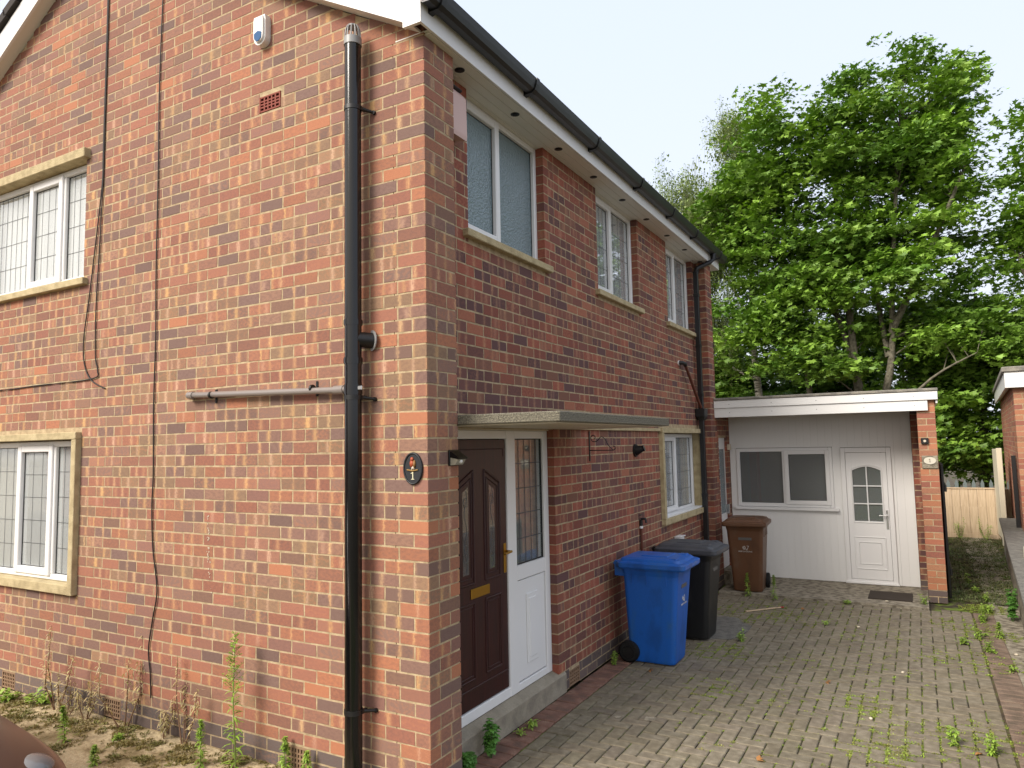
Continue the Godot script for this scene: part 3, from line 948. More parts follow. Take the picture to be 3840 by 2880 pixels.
func build_fixtures() -> void:
	# soil stack
	var sx := -0.495
	var sz := 0.10
	var s := thing("soil_stack", "tall black soil pipe with a grey wire cage on top, fixed to the gable wall", "pipe", Vector3(sx, 0, sz))
	part(s, "pipe", tb([Vector3(0, 0, 0), Vector3(0, 4.70, 0)], 0.053, 20), M.black_gloss)
	for q in [[2.60, 2.645, 0.060], [2.845, 2.885, 0.060], [2.41, 2.475, 0.058]]:
		var b := MB.new()
		b.tube([Vector3(0, q[0], 0), Vector3(0, q[0] + 0.008, 0), Vector3(0, q[1] - 0.008, 0), Vector3(0, q[1], 0)], [0.055, q[2], q[2], 0.055], 20)
		part(s, "collar", b, M.black_gloss)
	var cg := MB.new()
	cg.tube([Vector3(0, 4.685, 0), Vector3(0, 4.735, 0)], [0.058, 0.057], 20)
	cg.tube([Vector3(0, 4.81, 0), Vector3(0, 4.825, 0)], [0.040, 0.030], 12)
	for i in 12:
		var a := TAU * i / 12
		var d := Vector3(cos(a), 0, sin(a))
		cg.tube([d * 0.052 + Vector3(0, 4.73, 0), d * 0.046 + Vector3(0, 4.79, 0), d * 0.034 + Vector3(0, 4.82, 0)], [0.0045, 0.0045, 0.004], 5)
	part(s, "vent_cage", cg, M.grey_pipe)
	for y in [4.26, 2.392, 0.50]:
		var c := MB.new()
		c.tube([Vector3(0, y - 0.014, 0), Vector3(0, y + 0.014, 0)], [0.057, 0.057], 20)
		c.box(Vector3(0.045, y - 0.012, -0.055), Vector3(0.06, y + 0.012, -0.01))
		c.tube([Vector3(0.05, y, -0.03), Vector3(0.095, y - 0.01, -0.095)], [0.012, 0.010], 6)
		c.tube([Vector3(0.095, y - 0.01, -0.10), Vector3(0.095, y - 0.01, -0.085)], [0.014, 0.014], 8)
		part(s, "clip", c, M.black_plastic)
	var br := MB.new()
	br.tube([Vector3(0, 2.76, 0), Vector3(0.075, 2.755, -0.104)], [0.05, 0.05], 16)
	part(s, "branch", br, M.black_plastic)
	var co := MB.new()
	co.tube([Vector3(0.073, 2.755, -0.100), Vector3(0.07, 2.755, -0.094)], [0.066, 0.066], 18)
	part(s, "sealant_ring", co, M.grey_pipe)
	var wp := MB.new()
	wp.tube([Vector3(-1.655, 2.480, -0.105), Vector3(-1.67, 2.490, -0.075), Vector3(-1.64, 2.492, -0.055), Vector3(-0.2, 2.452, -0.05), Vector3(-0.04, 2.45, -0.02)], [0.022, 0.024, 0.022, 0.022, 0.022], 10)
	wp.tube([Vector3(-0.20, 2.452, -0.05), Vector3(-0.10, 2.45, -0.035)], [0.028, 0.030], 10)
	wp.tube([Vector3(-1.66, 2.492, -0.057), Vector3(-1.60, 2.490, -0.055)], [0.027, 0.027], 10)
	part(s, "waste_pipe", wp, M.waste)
	for x in [-1.40, -0.40]:
		var c := MB.new()
		c.box(Vector3(x - 0.008, 2.425, -0.099), Vector3(x + 0.008, 2.525, -0.092))
		c.tube([Vector3(x - 0.008, 2.47 + absf(x) * 0.008, -0.052), Vector3(x + 0.008, 2.47 + absf(x) * 0.008, -0.052)], [0.027, 0.027], 10)
		part(s, "pipe_clip", c, M.black_plastic)
	part(s, "bolt", bx(Vector3(0.05, 2.435, 0.0), Vector3(0.085, 2.462, 0.02), 0.004), M.chrome)
	# alarm bell box with a blue lens
	var a := thing("alarm_box", "white alarm sounder with a blue lens high on the gable wall", "alarm", Vector3(-1.425, 5.0, 0.001))
	var pf := PackedVector2Array()
	for i in 13:
		var w := PI + PI * i / 12
		pf.append(Vector2(0.058 * cos(w), 0.055 + 0.055 * sin(w)))
	pf.append(Vector2(0.058, 0.19)); pf.append(Vector2(0.05, 0.22)); pf.append(Vector2(-0.05, 0.22)); pf.append(Vector2(-0.058, 0.19))
	var ab := MB.new()
	ab.prism(pf, 0.0, 0.05)
	part(a, "case", ab, M.fascia)
	var pf2 := PackedVector2Array()
	for p in pf: pf2.append(Vector2(p.x * 0.82, 0.016 + p.y * 0.86))
	var ab2 := MB.new()
	ab2.prism(pf2, 0.05, 0.066)
	part(a, "cover", ab2, M.fascia)
	var le := MB.new()
	var pf3 := PackedVector2Array()
	for i in 17:
		var w := PI + PI * i / 16
		pf3.append(Vector2(0.036 * cos(w), 0.058 + 0.038 * sin(w)))
	pf3.append(Vector2(0.036, 0.082)); pf3.append(Vector2(0.0, 0.096)); pf3.append(Vector2(-0.036, 0.082))
	le.prism(pf3, 0.06, 0.071)
	part(a, "lens", le, mat(Color(0.05, 0.30, 0.50), 0.2))
	# pink-white siren box under the eaves
	var b := thing("siren_box", "faded pinkish white siren box under the eaves beside the frosted window", "alarm", Vector3(-SB + 0.001, 4.19, -0.47))
	var sb := MB.new()
	sb.prism(PackedVector2Array([Vector2(0, 0.02), Vector2(0.095, 0.0), Vector2(0.10, 0.03), Vector2(0.095, 0.30), Vector2(0.06, 0.345), Vector2(0, 0.35)]), -0.10, 0.10)
	part(b, "case", sb, mat(Color(0.78, 0.66, 0.63), 0.5))
	part(b, "dark_cap", bx(Vector3(0.0, 0.352, -0.09), Vector3(0.075, 0.375, 0.09), 0.008), mat(Color(0.10, 0.06, 0.07), 0.5))
	# robin house plaque
	var p := thing("house_plaque", "oval slate house plaque with a robin and the number 1 on the brick pier", "plaque", Vector3(-0.105, 1.948, 0.001))
	var ov := PackedVector2Array()
	var ov2 := PackedVector2Array()
	for i in 28:
		var w := TAU * i / 28
		ov.append(Vector2(0.072 * cos(w), 0.098 * sin(w))); ov2.append(Vector2(0.060 * cos(w), 0.086 * sin(w)))
	var pm := MB.new()
	pm.prism(ov, 0.0, 0.008)
	part(p, "plate", pm, M.slate)
	var rim := MB.new()
	var rp := []
	for i in 28: rp.append(Vector3(ov2[i].x * 1.10, ov2[i].y * 1.07, 0.009))
	outline(rim, rp, 0.006)
	part(p, "rim", rim, M.slate)
	var bird := MB.new()
	bird.ball(Vector3(-0.006, 0.028, 0.010), Vector3(0.016, 0.026, 0.008), 12, 8)
	bird.ball(Vector3(-0.004, 0.056, 0.011), Vector3(0.013, 0.013, 0.008), 10, 6)
	part(p, "red_breast", bird, mat(Color(0.60, 0.27, 0.15), 0.6))
	var wing := MB.new()
	wing.ball(Vector3(0.014, 0.026, 0.012), Vector3(0.010, 0.026, 0.007), 10, 6)
	part(p, "brown_wing", wing, mat(Color(0.50, 0.36, 0.18), 0.6))
	var belly := MB.new()
	belly.ball(Vector3(0.004, 0.005, 0.010), Vector3(0.016, 0.012, 0.006), 10, 6)
	belly.tube([Vector3(-0.004, 0.0, 0.012), Vector3(-0.008, -0.012, 0.012)], [0.003, 0.002], 5)
	part(p, "white_belly", belly, mat(Color(0.75, 0.72, 0.66), 0.6))
	part(p, "branch", tb([Vector3(-0.042, -0.008, 0.010), Vector3(0.0, -0.014, 0.012), Vector3(0.04, -0.008, 0.010)], 0.005, 6), mat(Color(0.52, 0.40, 0.20), 0.7))
	text(p, "number", "1", 0.062, Transform3D(Basis(), Vector3(0, -0.045, 0.010)), mat(Color(0.82, 0.80, 0.68), 0.5), "Droid Serif", 0.003)
	# solar lamp on the pier side
	var l := thing("solar_lamp", "small black solar wall lamp with a clear lens beside the front door", "lamp", Vector3(0.001, 1.955, -0.265))
	var lb := MB.new()
	lb.box(Vector3(0, 0.0, -0.055), Vector3(0.012, 0.10, 0.055), 0.003)
	part(l, "back_plate", lb, M.black_gloss)
	var lc := MB.new()
	lc.prism(PackedVector2Array([Vector2(0.012, 0.095), Vector2(0.012, 0.055), Vector2(0.075, 0.042), Vector2(0.078, 0.050)]), -0.05, 0.05)
	part(l, "solar_cap", lc, M.black_gloss)
	var ll := MB.new()
	ll.prism(PackedVector2Array([Vector2(0.012, 0.004), Vector2(0.045, 0.006), Vector2(0.068, 0.040), Vector2(0.012, 0.052)]), -0.045, 0.045)
	part(l, "lens", ll, mat(Color(0.62, 0.60, 0.54), 0.25))
	var ls := MB.new()
	ls.ball(Vector3(0.058, 0.028, 0), Vector3(0.014, 0.014, 0.014), 10, 6)
	part(l, "sensor", ls, M.white)
	# hanging basket bracket
	var h := thing("basket_bracket", "black scrolled iron hanging basket bracket under the canopy", "bracket", Vector3(-SB + 0.002, 1.91, -2.78))
	part(h, "wall_bar", bx(Vector3(0, 0, -0.010), Vector3(0.006, 0.28, 0.010)), M.black_plastic)
	part(h, "arm", tb([Vector3(0.003, 0.10, 0), Vector3(0.24, 0.10, 0), Vector3(0.262, 0.115, 0), Vector3(0.258, 0.135, 0), Vector3(0.24, 0.135, 0)], 0.005, 6), M.black_plastic)
	var sc := smooth([Vector3(0.050, 0.205, 0), Vector3(0.062, 0.218, 0), Vector3(0.055, 0.238, 0), Vector3(0.030, 0.240, 0), Vector3(0.018, 0.215, 0), Vector3(0.035, 0.185, 0), Vector3(0.075, 0.185, 0), Vector3(0.12, 0.225, 0), Vector3(0.16, 0.205, 0), Vector3(0.19, 0.15, 0), Vector3(0.235, 0.105, 0)], 4)
	part(h, "scroll", tb(sc, 0.004, 5), M.black_plastic)
	# lamp-like black cowl on the wall
	var k := thing("security_camera", "small black cone shaped camera on the side wall", "camera", Vector3(-SB + 0.001, 1.99, -4.03))
	part(k, "mount", tb([Vector3(0, 0, 0), Vector3(0.02, 0, 0)], 0.07, 16), M.black_plastic)
	var kb := MB.new()
	kb.tube([Vector3(0.0, 0, 0), Vector3(0.04, 0.005, 0.0), Vector3(0.085, 0.02, -0.01)], [0.064, 0.05, 0.034], 14)
	part(k, "body", kb, M.black_plastic)
	part(k, "nozzle", tb([Vector3(0.08, 0.018, -0.01), Vector3(0.105, 0.026, -0.012)], 0.034, 12), M.black_gloss)
	# garden tap
	var t := thing("garden_tap", "outdoor tap on a dark pipe with a white collar behind the blue bin", "tap", Vector3(-SB + 0.02, 0.0, -4.10))
	part(t, "pipe", tb([Vector3(0, 0.25, 0), Vector3(0, 1.20, 0)], 0.013, 8), M.rust)
	part(t, "collar", tb([Vector3(0, 1.14, 0), Vector3(0, 1.165, 0)], 0.020, 10), M.white)
	var th := MB.new()
	th.tube([Vector3(0, 1.17, 0), Vector3(0, 1.235, 0)], [0.02, 0.017], 10)
	th.tube([Vector3(0, 1.24, 0), Vector3(0.05, 1.245, 0), Vector3(0.06, 1.20, 0)], [0.014, 0.013, 0.012], 8)
	part(t, "spout", th, M.black_plastic)
	part(t, "handle", tb([Vector3(0, 1.285, -0.03), Vector3(0, 1.285, 0.03)], 0.006, 6), M.black_plastic)
	# white flue terminal above the black bin
	var f := thing("vent_terminal", "white plastic vent terminal low on the side wall above the black bin", "vent", Vector3(-SB + 0.001, 0.80, -5.45))
	part(f, "case", bx(Vector3(0, 0, -0.10), Vector3(0.07, 0.09, 0.10), 0.006), M.white)
	part(f, "hood", bx(Vector3(0.0, 0.0905, -0.11), Vector3(0.085, 0.10, 0.11), 0.003), M.white)
	# overflow pipe
	var o := thing("overflow_pipe", "rusty brown overflow pipe slanting down the side wall into the hopper", "pipe", Vector3(-SB, 3.115, -5.83))
	part(o, "wall_elbow", tb([Vector3(0, 0, 0), Vector3(0.05, 0, 0), Vector3(0.06, -0.005, -0.10), Vector3(0.06, -0.03, -0.12)], 0.027, 10), M.black_plastic)
	part(o, "white_joint", tb([Vector3(0.0, 0, 0), Vector3(0.014, 0, 0)], 0.034, 12), M.white)
	part(o, "pipe", tb([Vector3(0.06, -0.02, -0.115), Vector3(0.085, -0.57, -0.72)], 0.020, 10), M.rust)
	# rainwater pipe
	var d := thing("rainwater_pipe", "black square rainwater pipe with a hopper at the far end of the side wall", "pipe", Vector3(-0.085, 0.0, -6.63))
	part(d, "pipe", bx(Vector3(-0.033, 0.0, -0.033), Vector3(0.033, 2.40, 0.033), 0.006), M.gutter)
	part(d, "upper_pipe", bx(Vector3(-0.033, 2.50, -0.033), Vector3(0.033, 4.50, 0.033), 0.006), M.gutter)
	var hp := MB.new()
	hp.loft([loop_rr(0.045, 0.05, 0.01, 2.37), loop_rr(0.065, 0.085, 0.01, 2.42), loop_rr(0.07, 0.09, 0.01, 2.53)])
	part(d, "hopper", hp, M.black_plastic)
	for y in [2.70, 4.13, 3.4, 1.3]:
		part(d, "socket", bx(Vector3(-0.038, y, -0.038), Vector3(0.038, y + 0.05, 0.038), 0.004), M.black_plastic)
	var sn := MB.new()
	var ss := [Vector3(0, 4.47, 0), Vector3(0.02, 4.55, -0.01), Vector3(0.17, 4.655, -0.19), Vector3(0.205, 4.70, -0.22), Vector3(0.205, 4.80, -0.22)]
	sn.tube(ss, [0.042, 0.042, 0.040, 0.042, 0.042], 4)
	part(d, "swan_neck", sn, M.black_plastic)
	# cables on the gable
	var c1 := [V(-3.385, 6.45), V(-3.385, 6.018), V(-3.386, 5.403), V(-3.389, 4.649), V(-3.392, 4.352), V(-3.475, 3.775), V(-3.530, 3.415), V(-3.594, 3.057), V(-3.575, 2.838), V(-3.469, 2.691), V(-3.268, 2.610)]
	var c2 := [V(-3.372, 6.45), V(-3.372, 6.016), V(-3.374, 5.402), V(-3.378, 4.648), V(-3.380, 4.351), V(-3.405, 3.765), V(-3.428, 3.330), V(-3.418, 2.898), V(-3.381, 2.767), V(-3.460, 2.700), V(-4.274, 2.692), V(-4.941, 2.683), V(-6.4, 2.70)]
	var c3 := [V(-2.61, 6.05), V(-2.617, 5.759), V(-2.636, 5.046), V(-2.627, 4.338), V(-2.626, 3.511), V(-2.613, 2.968), V(-2.620, 2.437), V(-2.605, 1.914), V(-2.613, 1.668), V(-2.591, 1.349), V(-2.529, 1.038), V(-2.572, 0.821), V(-2.615, 0.592), V(-2.588, 0.410), V(-2.576, 0.257), V(-2.575, 0.24)]
	tag(part(self, "cable", tb(smooth(c1), 0.0055, 6), M.cable), "dark cable hanging in a loop with a loose tail beside the upper gable window", "cable")
	tag(part(self, "cable", tb(smooth(c2), 0.0055, 6), M.cable), "dark cable dropping down the gable, then running along the wall above the stone framed window", "cable")
	tag(part(self, "cable", tb(smooth(c3), 0.0055, 6), M.cable), "single dark cable running down the gable wall almost to the ground", "cable")

# ---------------------------------------------------------------- annexe with white front
func build_annexe() -> void:
	var an := thing("garage_annexe", "flat roofed brick annexe with a white panelled front, window and half glazed door", "annexe")
	var r := RandomNumberGenerator.new()
	r.seed = 21
	var AT := Transform3D(Basis(), Vector3(0, 0, -7.06))
	var walls := []
	# right hand pier and wall behind it
	var pm := MB.new()
	pm.box(Vector3(2.5614, 0, -8.8), Vector3(2.7636, 2.60, -7.0614), 0.006)
	var pr := part(an, "pier", pm, M.mortar)
	var g := 0.0795
	var bricks := []
	var LT := Transform3D(Basis(Vector3.UP, -PI / 2), Vector3(2.56, 0, 0))    # faces -x; local u = +z
	var RT := Transform3D(Basis(Vector3.UP, PI / 2), Vector3(2.765, 0, 0))
	for c in range(0, 33):
		# header bond pier: one stretcher, or two halves
		if c % 2: bricks += lay(AT, 2.56, 2.765, c, c + 1, 2.555, 2.555, [], 2, r, false, g)
		else: bricks += lay(AT, 2.56, 2.765, c, c + 1, 2.6625, 2.6625, [], 2, r, false, g)
		bricks += lay(LT, -8.0, -7.1675 if c % 2 else -7.1675, c, c + 1, -7.60, -7.70, [], 3, r, false, g)
		bricks += lay(RT, 7.1675, 8.8, c, c + 1, 7.60, 7.70, [], 2, r, false, g)
	walls.append({"node": pr, "bricks": bricks})
	# side wall on the left, beyond the house, with the narrow white door
	var LX := -0.004
	var WT := Transform3D(Basis(Vector3.UP, PI / 2), Vector3(LX, 0, 0))
	var hole := [Rect2(7.22, 0.0, 0.45, 2.12)]
	var lm := backing(WT, 7.145, 7.95, 0.0, 2.6, hole, 0.15)
	var lw := part(an, "side_wall", lm, M.mortar)
	walls.append({"node": lw, "bricks": lay(WT, 7.146, 7.90, 0, 32, 7.9 - 0.1125, 7.9, hole, 3, r, false, g)})
	var JT := Transform3D(Basis(), Vector3(0, 0, -7.72))
	var jb := part(an, "jamb", bx(Vector3(2.479, 0.0, -7.93), Vector3(2.5605, 2.6, -7.7214)), M.mortar)
	var jbr := []
	for c in range(0, 33): jbr += lay(JT, 2.475, 2.559, c, c + 1, 2.40, 2.45, [], 3, r, false, g)
	walls.append({"node": jb, "bricks": jbr})
	set_bricks(walls, 300)
	# shell
	var sh := MB.new()
	sh.box(Vector3(-0.4, 0, -11.2), Vector3(2.56, 2.6, -11.0))
	sh.box(Vector3(-0.4, 0, -11.0), Vector3(-0.2, 2.6, -7.96))
	sh.box(Vector3(2.566, 0, -11.2), Vector3(2.759, 2.6, -8.82))
	part(an, "rear_wall", sh, M.terracotta)
	part(an, "floor_slab", bx(Vector3(-0.19, 0.0, -10.99), Vector3(2.55, 0.03, -7.94)), M.store)
	part(an, "inner_lining", bx(Vector3(-0.19, 0.04, -10.0), Vector3(-0.13, 2.55, -7.97)), M.store)
	part(an, "inner_lining", bx(Vector3(2.50, 0.04, -10.0), Vector3(2.555, 2.55, -7.97)), M.store)
	# narrow white side door
	var sd := MB.new()
	sd.box(Vector3(7.222, 0.21, -0.08), Vector3(7.668, 2.118, -0.02), 0.004)
	var dd := part(an, "side_door", sd, M.white)
	dd.transform = WT
	part(dd, "pane", bx(Vector3(7.31, 1.0, -0.021), Vector3(7.58, 1.95, -0.016)), M.frosted)
	part(dd, "handle", bx(Vector3(7.60, 0.98, -0.02), Vector3(7.63, 1.12, 0.03), 0.004), M.chrome)
	var sp := part(an, "threshold", bx(Vector3(7.20, 0.0, -0.1), Vector3(7.68, 0.20, 0.09), 0.005), M.concrete)
	sp.transform = WT
	part(an, "switch_box", bx(Vector3(LX, 1.93, -7.80), Vector3(LX + 0.05, 2.02, -7.74), 0.004), M.offwhite)
	# white boarded front
	var FZ := -7.9
	var dx0 := 1.60
	var dx1 := 2.17
	var x := 0.0
	var n := 0
	while x < 2.465:
		var x2 := minf(x + 0.098, 2.472)
		var spans := [[0.032, 2.60]]
		var mid := (x + x2) / 2
		if mid < 1.46: spans = [[0.032, 1.045], [1.955, 2.60]]
		if mid > 1.545 and mid < 2.235: spans = [[1.945, 2.60]]
		for s in spans:
			part(an, "board", bx(Vector3(x, s[0], FZ - 0.02), Vector3(x2 - 0.0006, s[1], FZ), 0.0008), M.clad)
		x = x2
		n += 1
	part(an, "backing_board", bx(Vector3(0.035, 0.031, FZ - 0.035), Vector3(1.45, 1.04, FZ - 0.021)), M.clad)
	part(an, "backing_board", bx(Vector3(0.035, 1.96, FZ - 0.035), Vector3(2.47, 2.59, FZ - 0.021)), M.clad)
	part(an, "backing_board", bx(Vector3(1.47, 0.031, FZ - 0.035), Vector3(1.545, 1.955, FZ - 0.021)), M.clad)
	part(an, "backing_board", bx(Vector3(2.235, 0.031, FZ - 0.035), Vector3(2.47, 1.955, FZ - 0.021)), M.clad)
	part(an, "post", bx(Vector3(0.0, 1.046, FZ - 0.03), Vector3(0.094, 1.954, FZ), 0.002), M.clad)
	part(an, "post", bx(Vector3(1.456, 1.046, FZ - 0.03), Vector3(1.52, 1.954, FZ - 0.001), 0.002), M.clad)
	part(an, "post", bx(Vector3(2.2125, 0.032, FZ - 0.034), Vector3(2.36, 1.946, FZ - 0.021), 0.001), M.clad)
	part(an, "post", bx(Vector3(2.2125, 0.032, FZ - 0.0205), Vector3(2.252, 1.946, FZ - 0.002), 0.001), M.clad)
	# window
	window(an, Transform3D(Basis(), Vector3(0.095, 1.075, FZ + 0.02)), 1.36, 0.875, [[0.0, 0.69, false, 0, 0], [0.69, 1.36, true, 0, 0]], M.obscured, 0.055)
	part(an, "sill", bx(Vector3(0.055, 1.028, FZ - 0.02), Vector3(1.515, 1.072, FZ + 0.06), 0.006), M.white)
	# shapes stored behind the window
	part(an, "inner_wall", bx(Vector3(-0.1, 0.05, -10.9), Vector3(2.5, 2.5, -10.8)), M.store)
	# half glazed door
	var df := MB.new()
	df.box(Vector3(1.562, 0.033, FZ - 0.03), Vector3(1.625, 1.94, FZ + 0.028), 0.005)
	df.box(Vector3(2.150, 0.033, FZ - 0.03), Vector3(2.212, 1.94, FZ + 0.028), 0.005)
	df.box(Vector3(1.624, 1.87, FZ - 0.03), Vector3(2.151, 1.94, FZ + 0.026), 0.005)
	df.box(Vector3(1.624, 0.033, FZ - 0.03), Vector3(2.151, 0.09, FZ + 0.026), 0.005)
	part(an, "door_frame", df, M.white)
	var GZ := FZ + 0.02
	var door := MB.new()
	# slab with an arched opening: stiles, rails and a head with a curved lower edge
	door.box(Vector3(1.628, 0.094, GZ - 0.05), Vector3(1.706, 1.866, GZ), 0.003)
	door.box(Vector3(2.069, 0.094, GZ - 0.05), Vector3(2.147, 1.866, GZ), 0.003)
	door.box(Vector3(1.705, 0.094, GZ - 0.05), Vector3(2.070, 0.90, GZ - 0.0012), 0.003)
	var head := PackedVector2Array([Vector2(2.070, 1.866), Vector2(1.705, 1.866)])
	for i in 13:
		var t := i / 12.0
		head.append(Vector2(lerpf(1.705, 2.070, t), 1.615 + 0.055 * sin(PI * t)))
	door.prism(head, GZ - 0.05, GZ - 0.0012)
	var dn := part(an, "door", door, M.white)
	part(dn, "pane", bx(Vector3(1.704, 0.898, GZ - 0.03), Vector3(2.071, 1.68, GZ - 0.026)), M.dark_glass)
	var gb := MB.new()
	gb.box(Vector3(1.880, 0.9, GZ - 0.026), Vector3(1.896, 1.67, GZ - 0.006), 0.002)
	for y in [1.145, 1.395]:
		gb.box(Vector3(1.706, y - 0.008, GZ - 0.026), Vector3(2.069, y + 0.008, GZ - 0.007), 0.002)
	part(dn, "glazing_bar", gb, M.white)
	var mo := MB.new()
	outline(mo, [Vector3(1.69, 0.24, GZ), Vector3(2.085, 0.24, GZ), Vector3(2.085, 0.68, GZ), Vector3(1.69, 0.68, GZ)], 0.008)
	outline(mo, [Vector3(1.75, 0.31, GZ), Vector3(2.025, 0.31, GZ), Vector3(2.025, 0.61, GZ), Vector3(1.75, 0.61, GZ)], 0.008)
	var ar := [Vector3(1.692, 0.885, GZ), Vector3(2.083, 0.885, GZ)]
	for i in 11:
		var t := i / 10.0
		ar.append(Vector3(lerpf(2.083, 1.692, t), 1.64 + 0.05 * sin(PI * t), GZ))
	outline(mo, ar, 0.008)
	part(dn, "moulding", mo, M.white)
	var hd := MB.new()
	hd.box(Vector3(2.105, 0.80, GZ), Vector3(2.135, 1.06, GZ + 0.008), 0.003)
	hd.tube([Vector3(2.12, 0.995, GZ), Vector3(2.12, 0.995, GZ + 0.05)], [0.008, 0.008], 8)
	hd.tube([Vector3(2.125, 0.995, GZ + 0.045), Vector3(2.02, 0.985, GZ + 0.048)], [0.009, 0.008], 8)
	part(dn, "handle", hd, M.chrome)
	part(an, "weather_bar", bx(Vector3(1.55, 0.0325, FZ + 0.001), Vector3(2.225, 0.055, FZ + 0.06), 0.004), M.white)
	# fascia, flashing, roof
	part(an, "upper_fascia", bx(Vector3(0.002, 2.543, -7.03), Vector3(2.803, 2.650, -7.0), 0.003), M.fascia)
	part(an, "lower_fascia", bx(Vector3(0.002, 2.408, -7.05), Vector3(2.688, 2.541, -7.018), 0.003), M.fascia)
	part(an, "flashing", bx(Vector3(0.0, 2.652, -7.06), Vector3(2.81, 2.690, -6.985), 0.008), M.felt)
	part(an, "roof", bx(Vector3(-0.05, 2.60, -11.2), Vector3(2.80, 2.672, -7.062)), M.felt)
	part(an, "eave_board", bx(Vector3(2.777, 2.50, -11.2), Vector3(2.799, 2.599, -7.032)), M.fascia)
	for y in [2.595, 2.475]:
		for i in 5:
			var sx := 0.22 + i * 0.58
			part(an, "screw", tb([Vector3(sx, y, -7.022 if y < 2.5 else -7.003), Vector3(sx, y, -7.015 if y < 2.5 else -6.997)], 0.006, 8), M.grey_pipe)
	# lamp and number on the pier
	var la := thing("bulkhead_lamp", "small dark square lamp on the annexe pier above the number board", "lamp", Vector3(2.63, 1.985, -7.059))
	part(la, "case", bx(Vector3(-0.042, 0, 0), Vector3(0.042, 0.075, 0.03), 0.005), M.black_plastic)
	part(la, "lens", tb([Vector3(0, 0.037, 0.03), Vector3(0, 0.037, 0.042)], 0.016, 10), M.offwhite)
	var nb := thing("number_board", "square stone board with an oval white number 1 on the annexe pier", "sign", Vector3(2.672, 1.755, -7.059))
	part(nb, "board", bx(Vector3(-0.088, -0.08, 0), Vector3(0.088, 0.08, 0.015), 0.003), M.concrete)
	var ov := PackedVector2Array()
	for i in 24: ov.append(Vector2(0.068 * cos(TAU * i / 24), 0.018 + 0.045 * sin(TAU * i / 24)))
	var om := MB.new()
	om.prism(ov, 0.015, 0.023)
	part(nb, "oval", om, mat(Color(0.78, 0.76, 0.70), 0.35))
	var tx := text(nb, "number", "1", 0.055, Transform3D(Basis(), Vector3(0, 0.018, 0.023)), mat(Color(0.22, 0.10, 0.10), 0.5), "Droid Serif", 0.003)
	# dark gate seen edge on beside the pier
	var ga := thing("dark_gate", "narrow black gate standing open along the outside of the annexe wall", "gate", Vector3(2.785, 0.02, -7.25))
	part(ga, "gate_leaf", bx(Vector3(0, 0.02, -0.85), Vector3(0.03, 1.70, 0), 0.004), M.black_plastic)
	part(ga, "rail", bx(Vector3(0.031, 0.3, -0.85), Vector3(0.055, 0.38, 0), 0.004), M.black_plastic)
	part(ga, "rail", bx(Vector3(0.031, 1.35, -0.85), Vector3(0.055, 1.43, 0), 0.004), M.black_plastic)

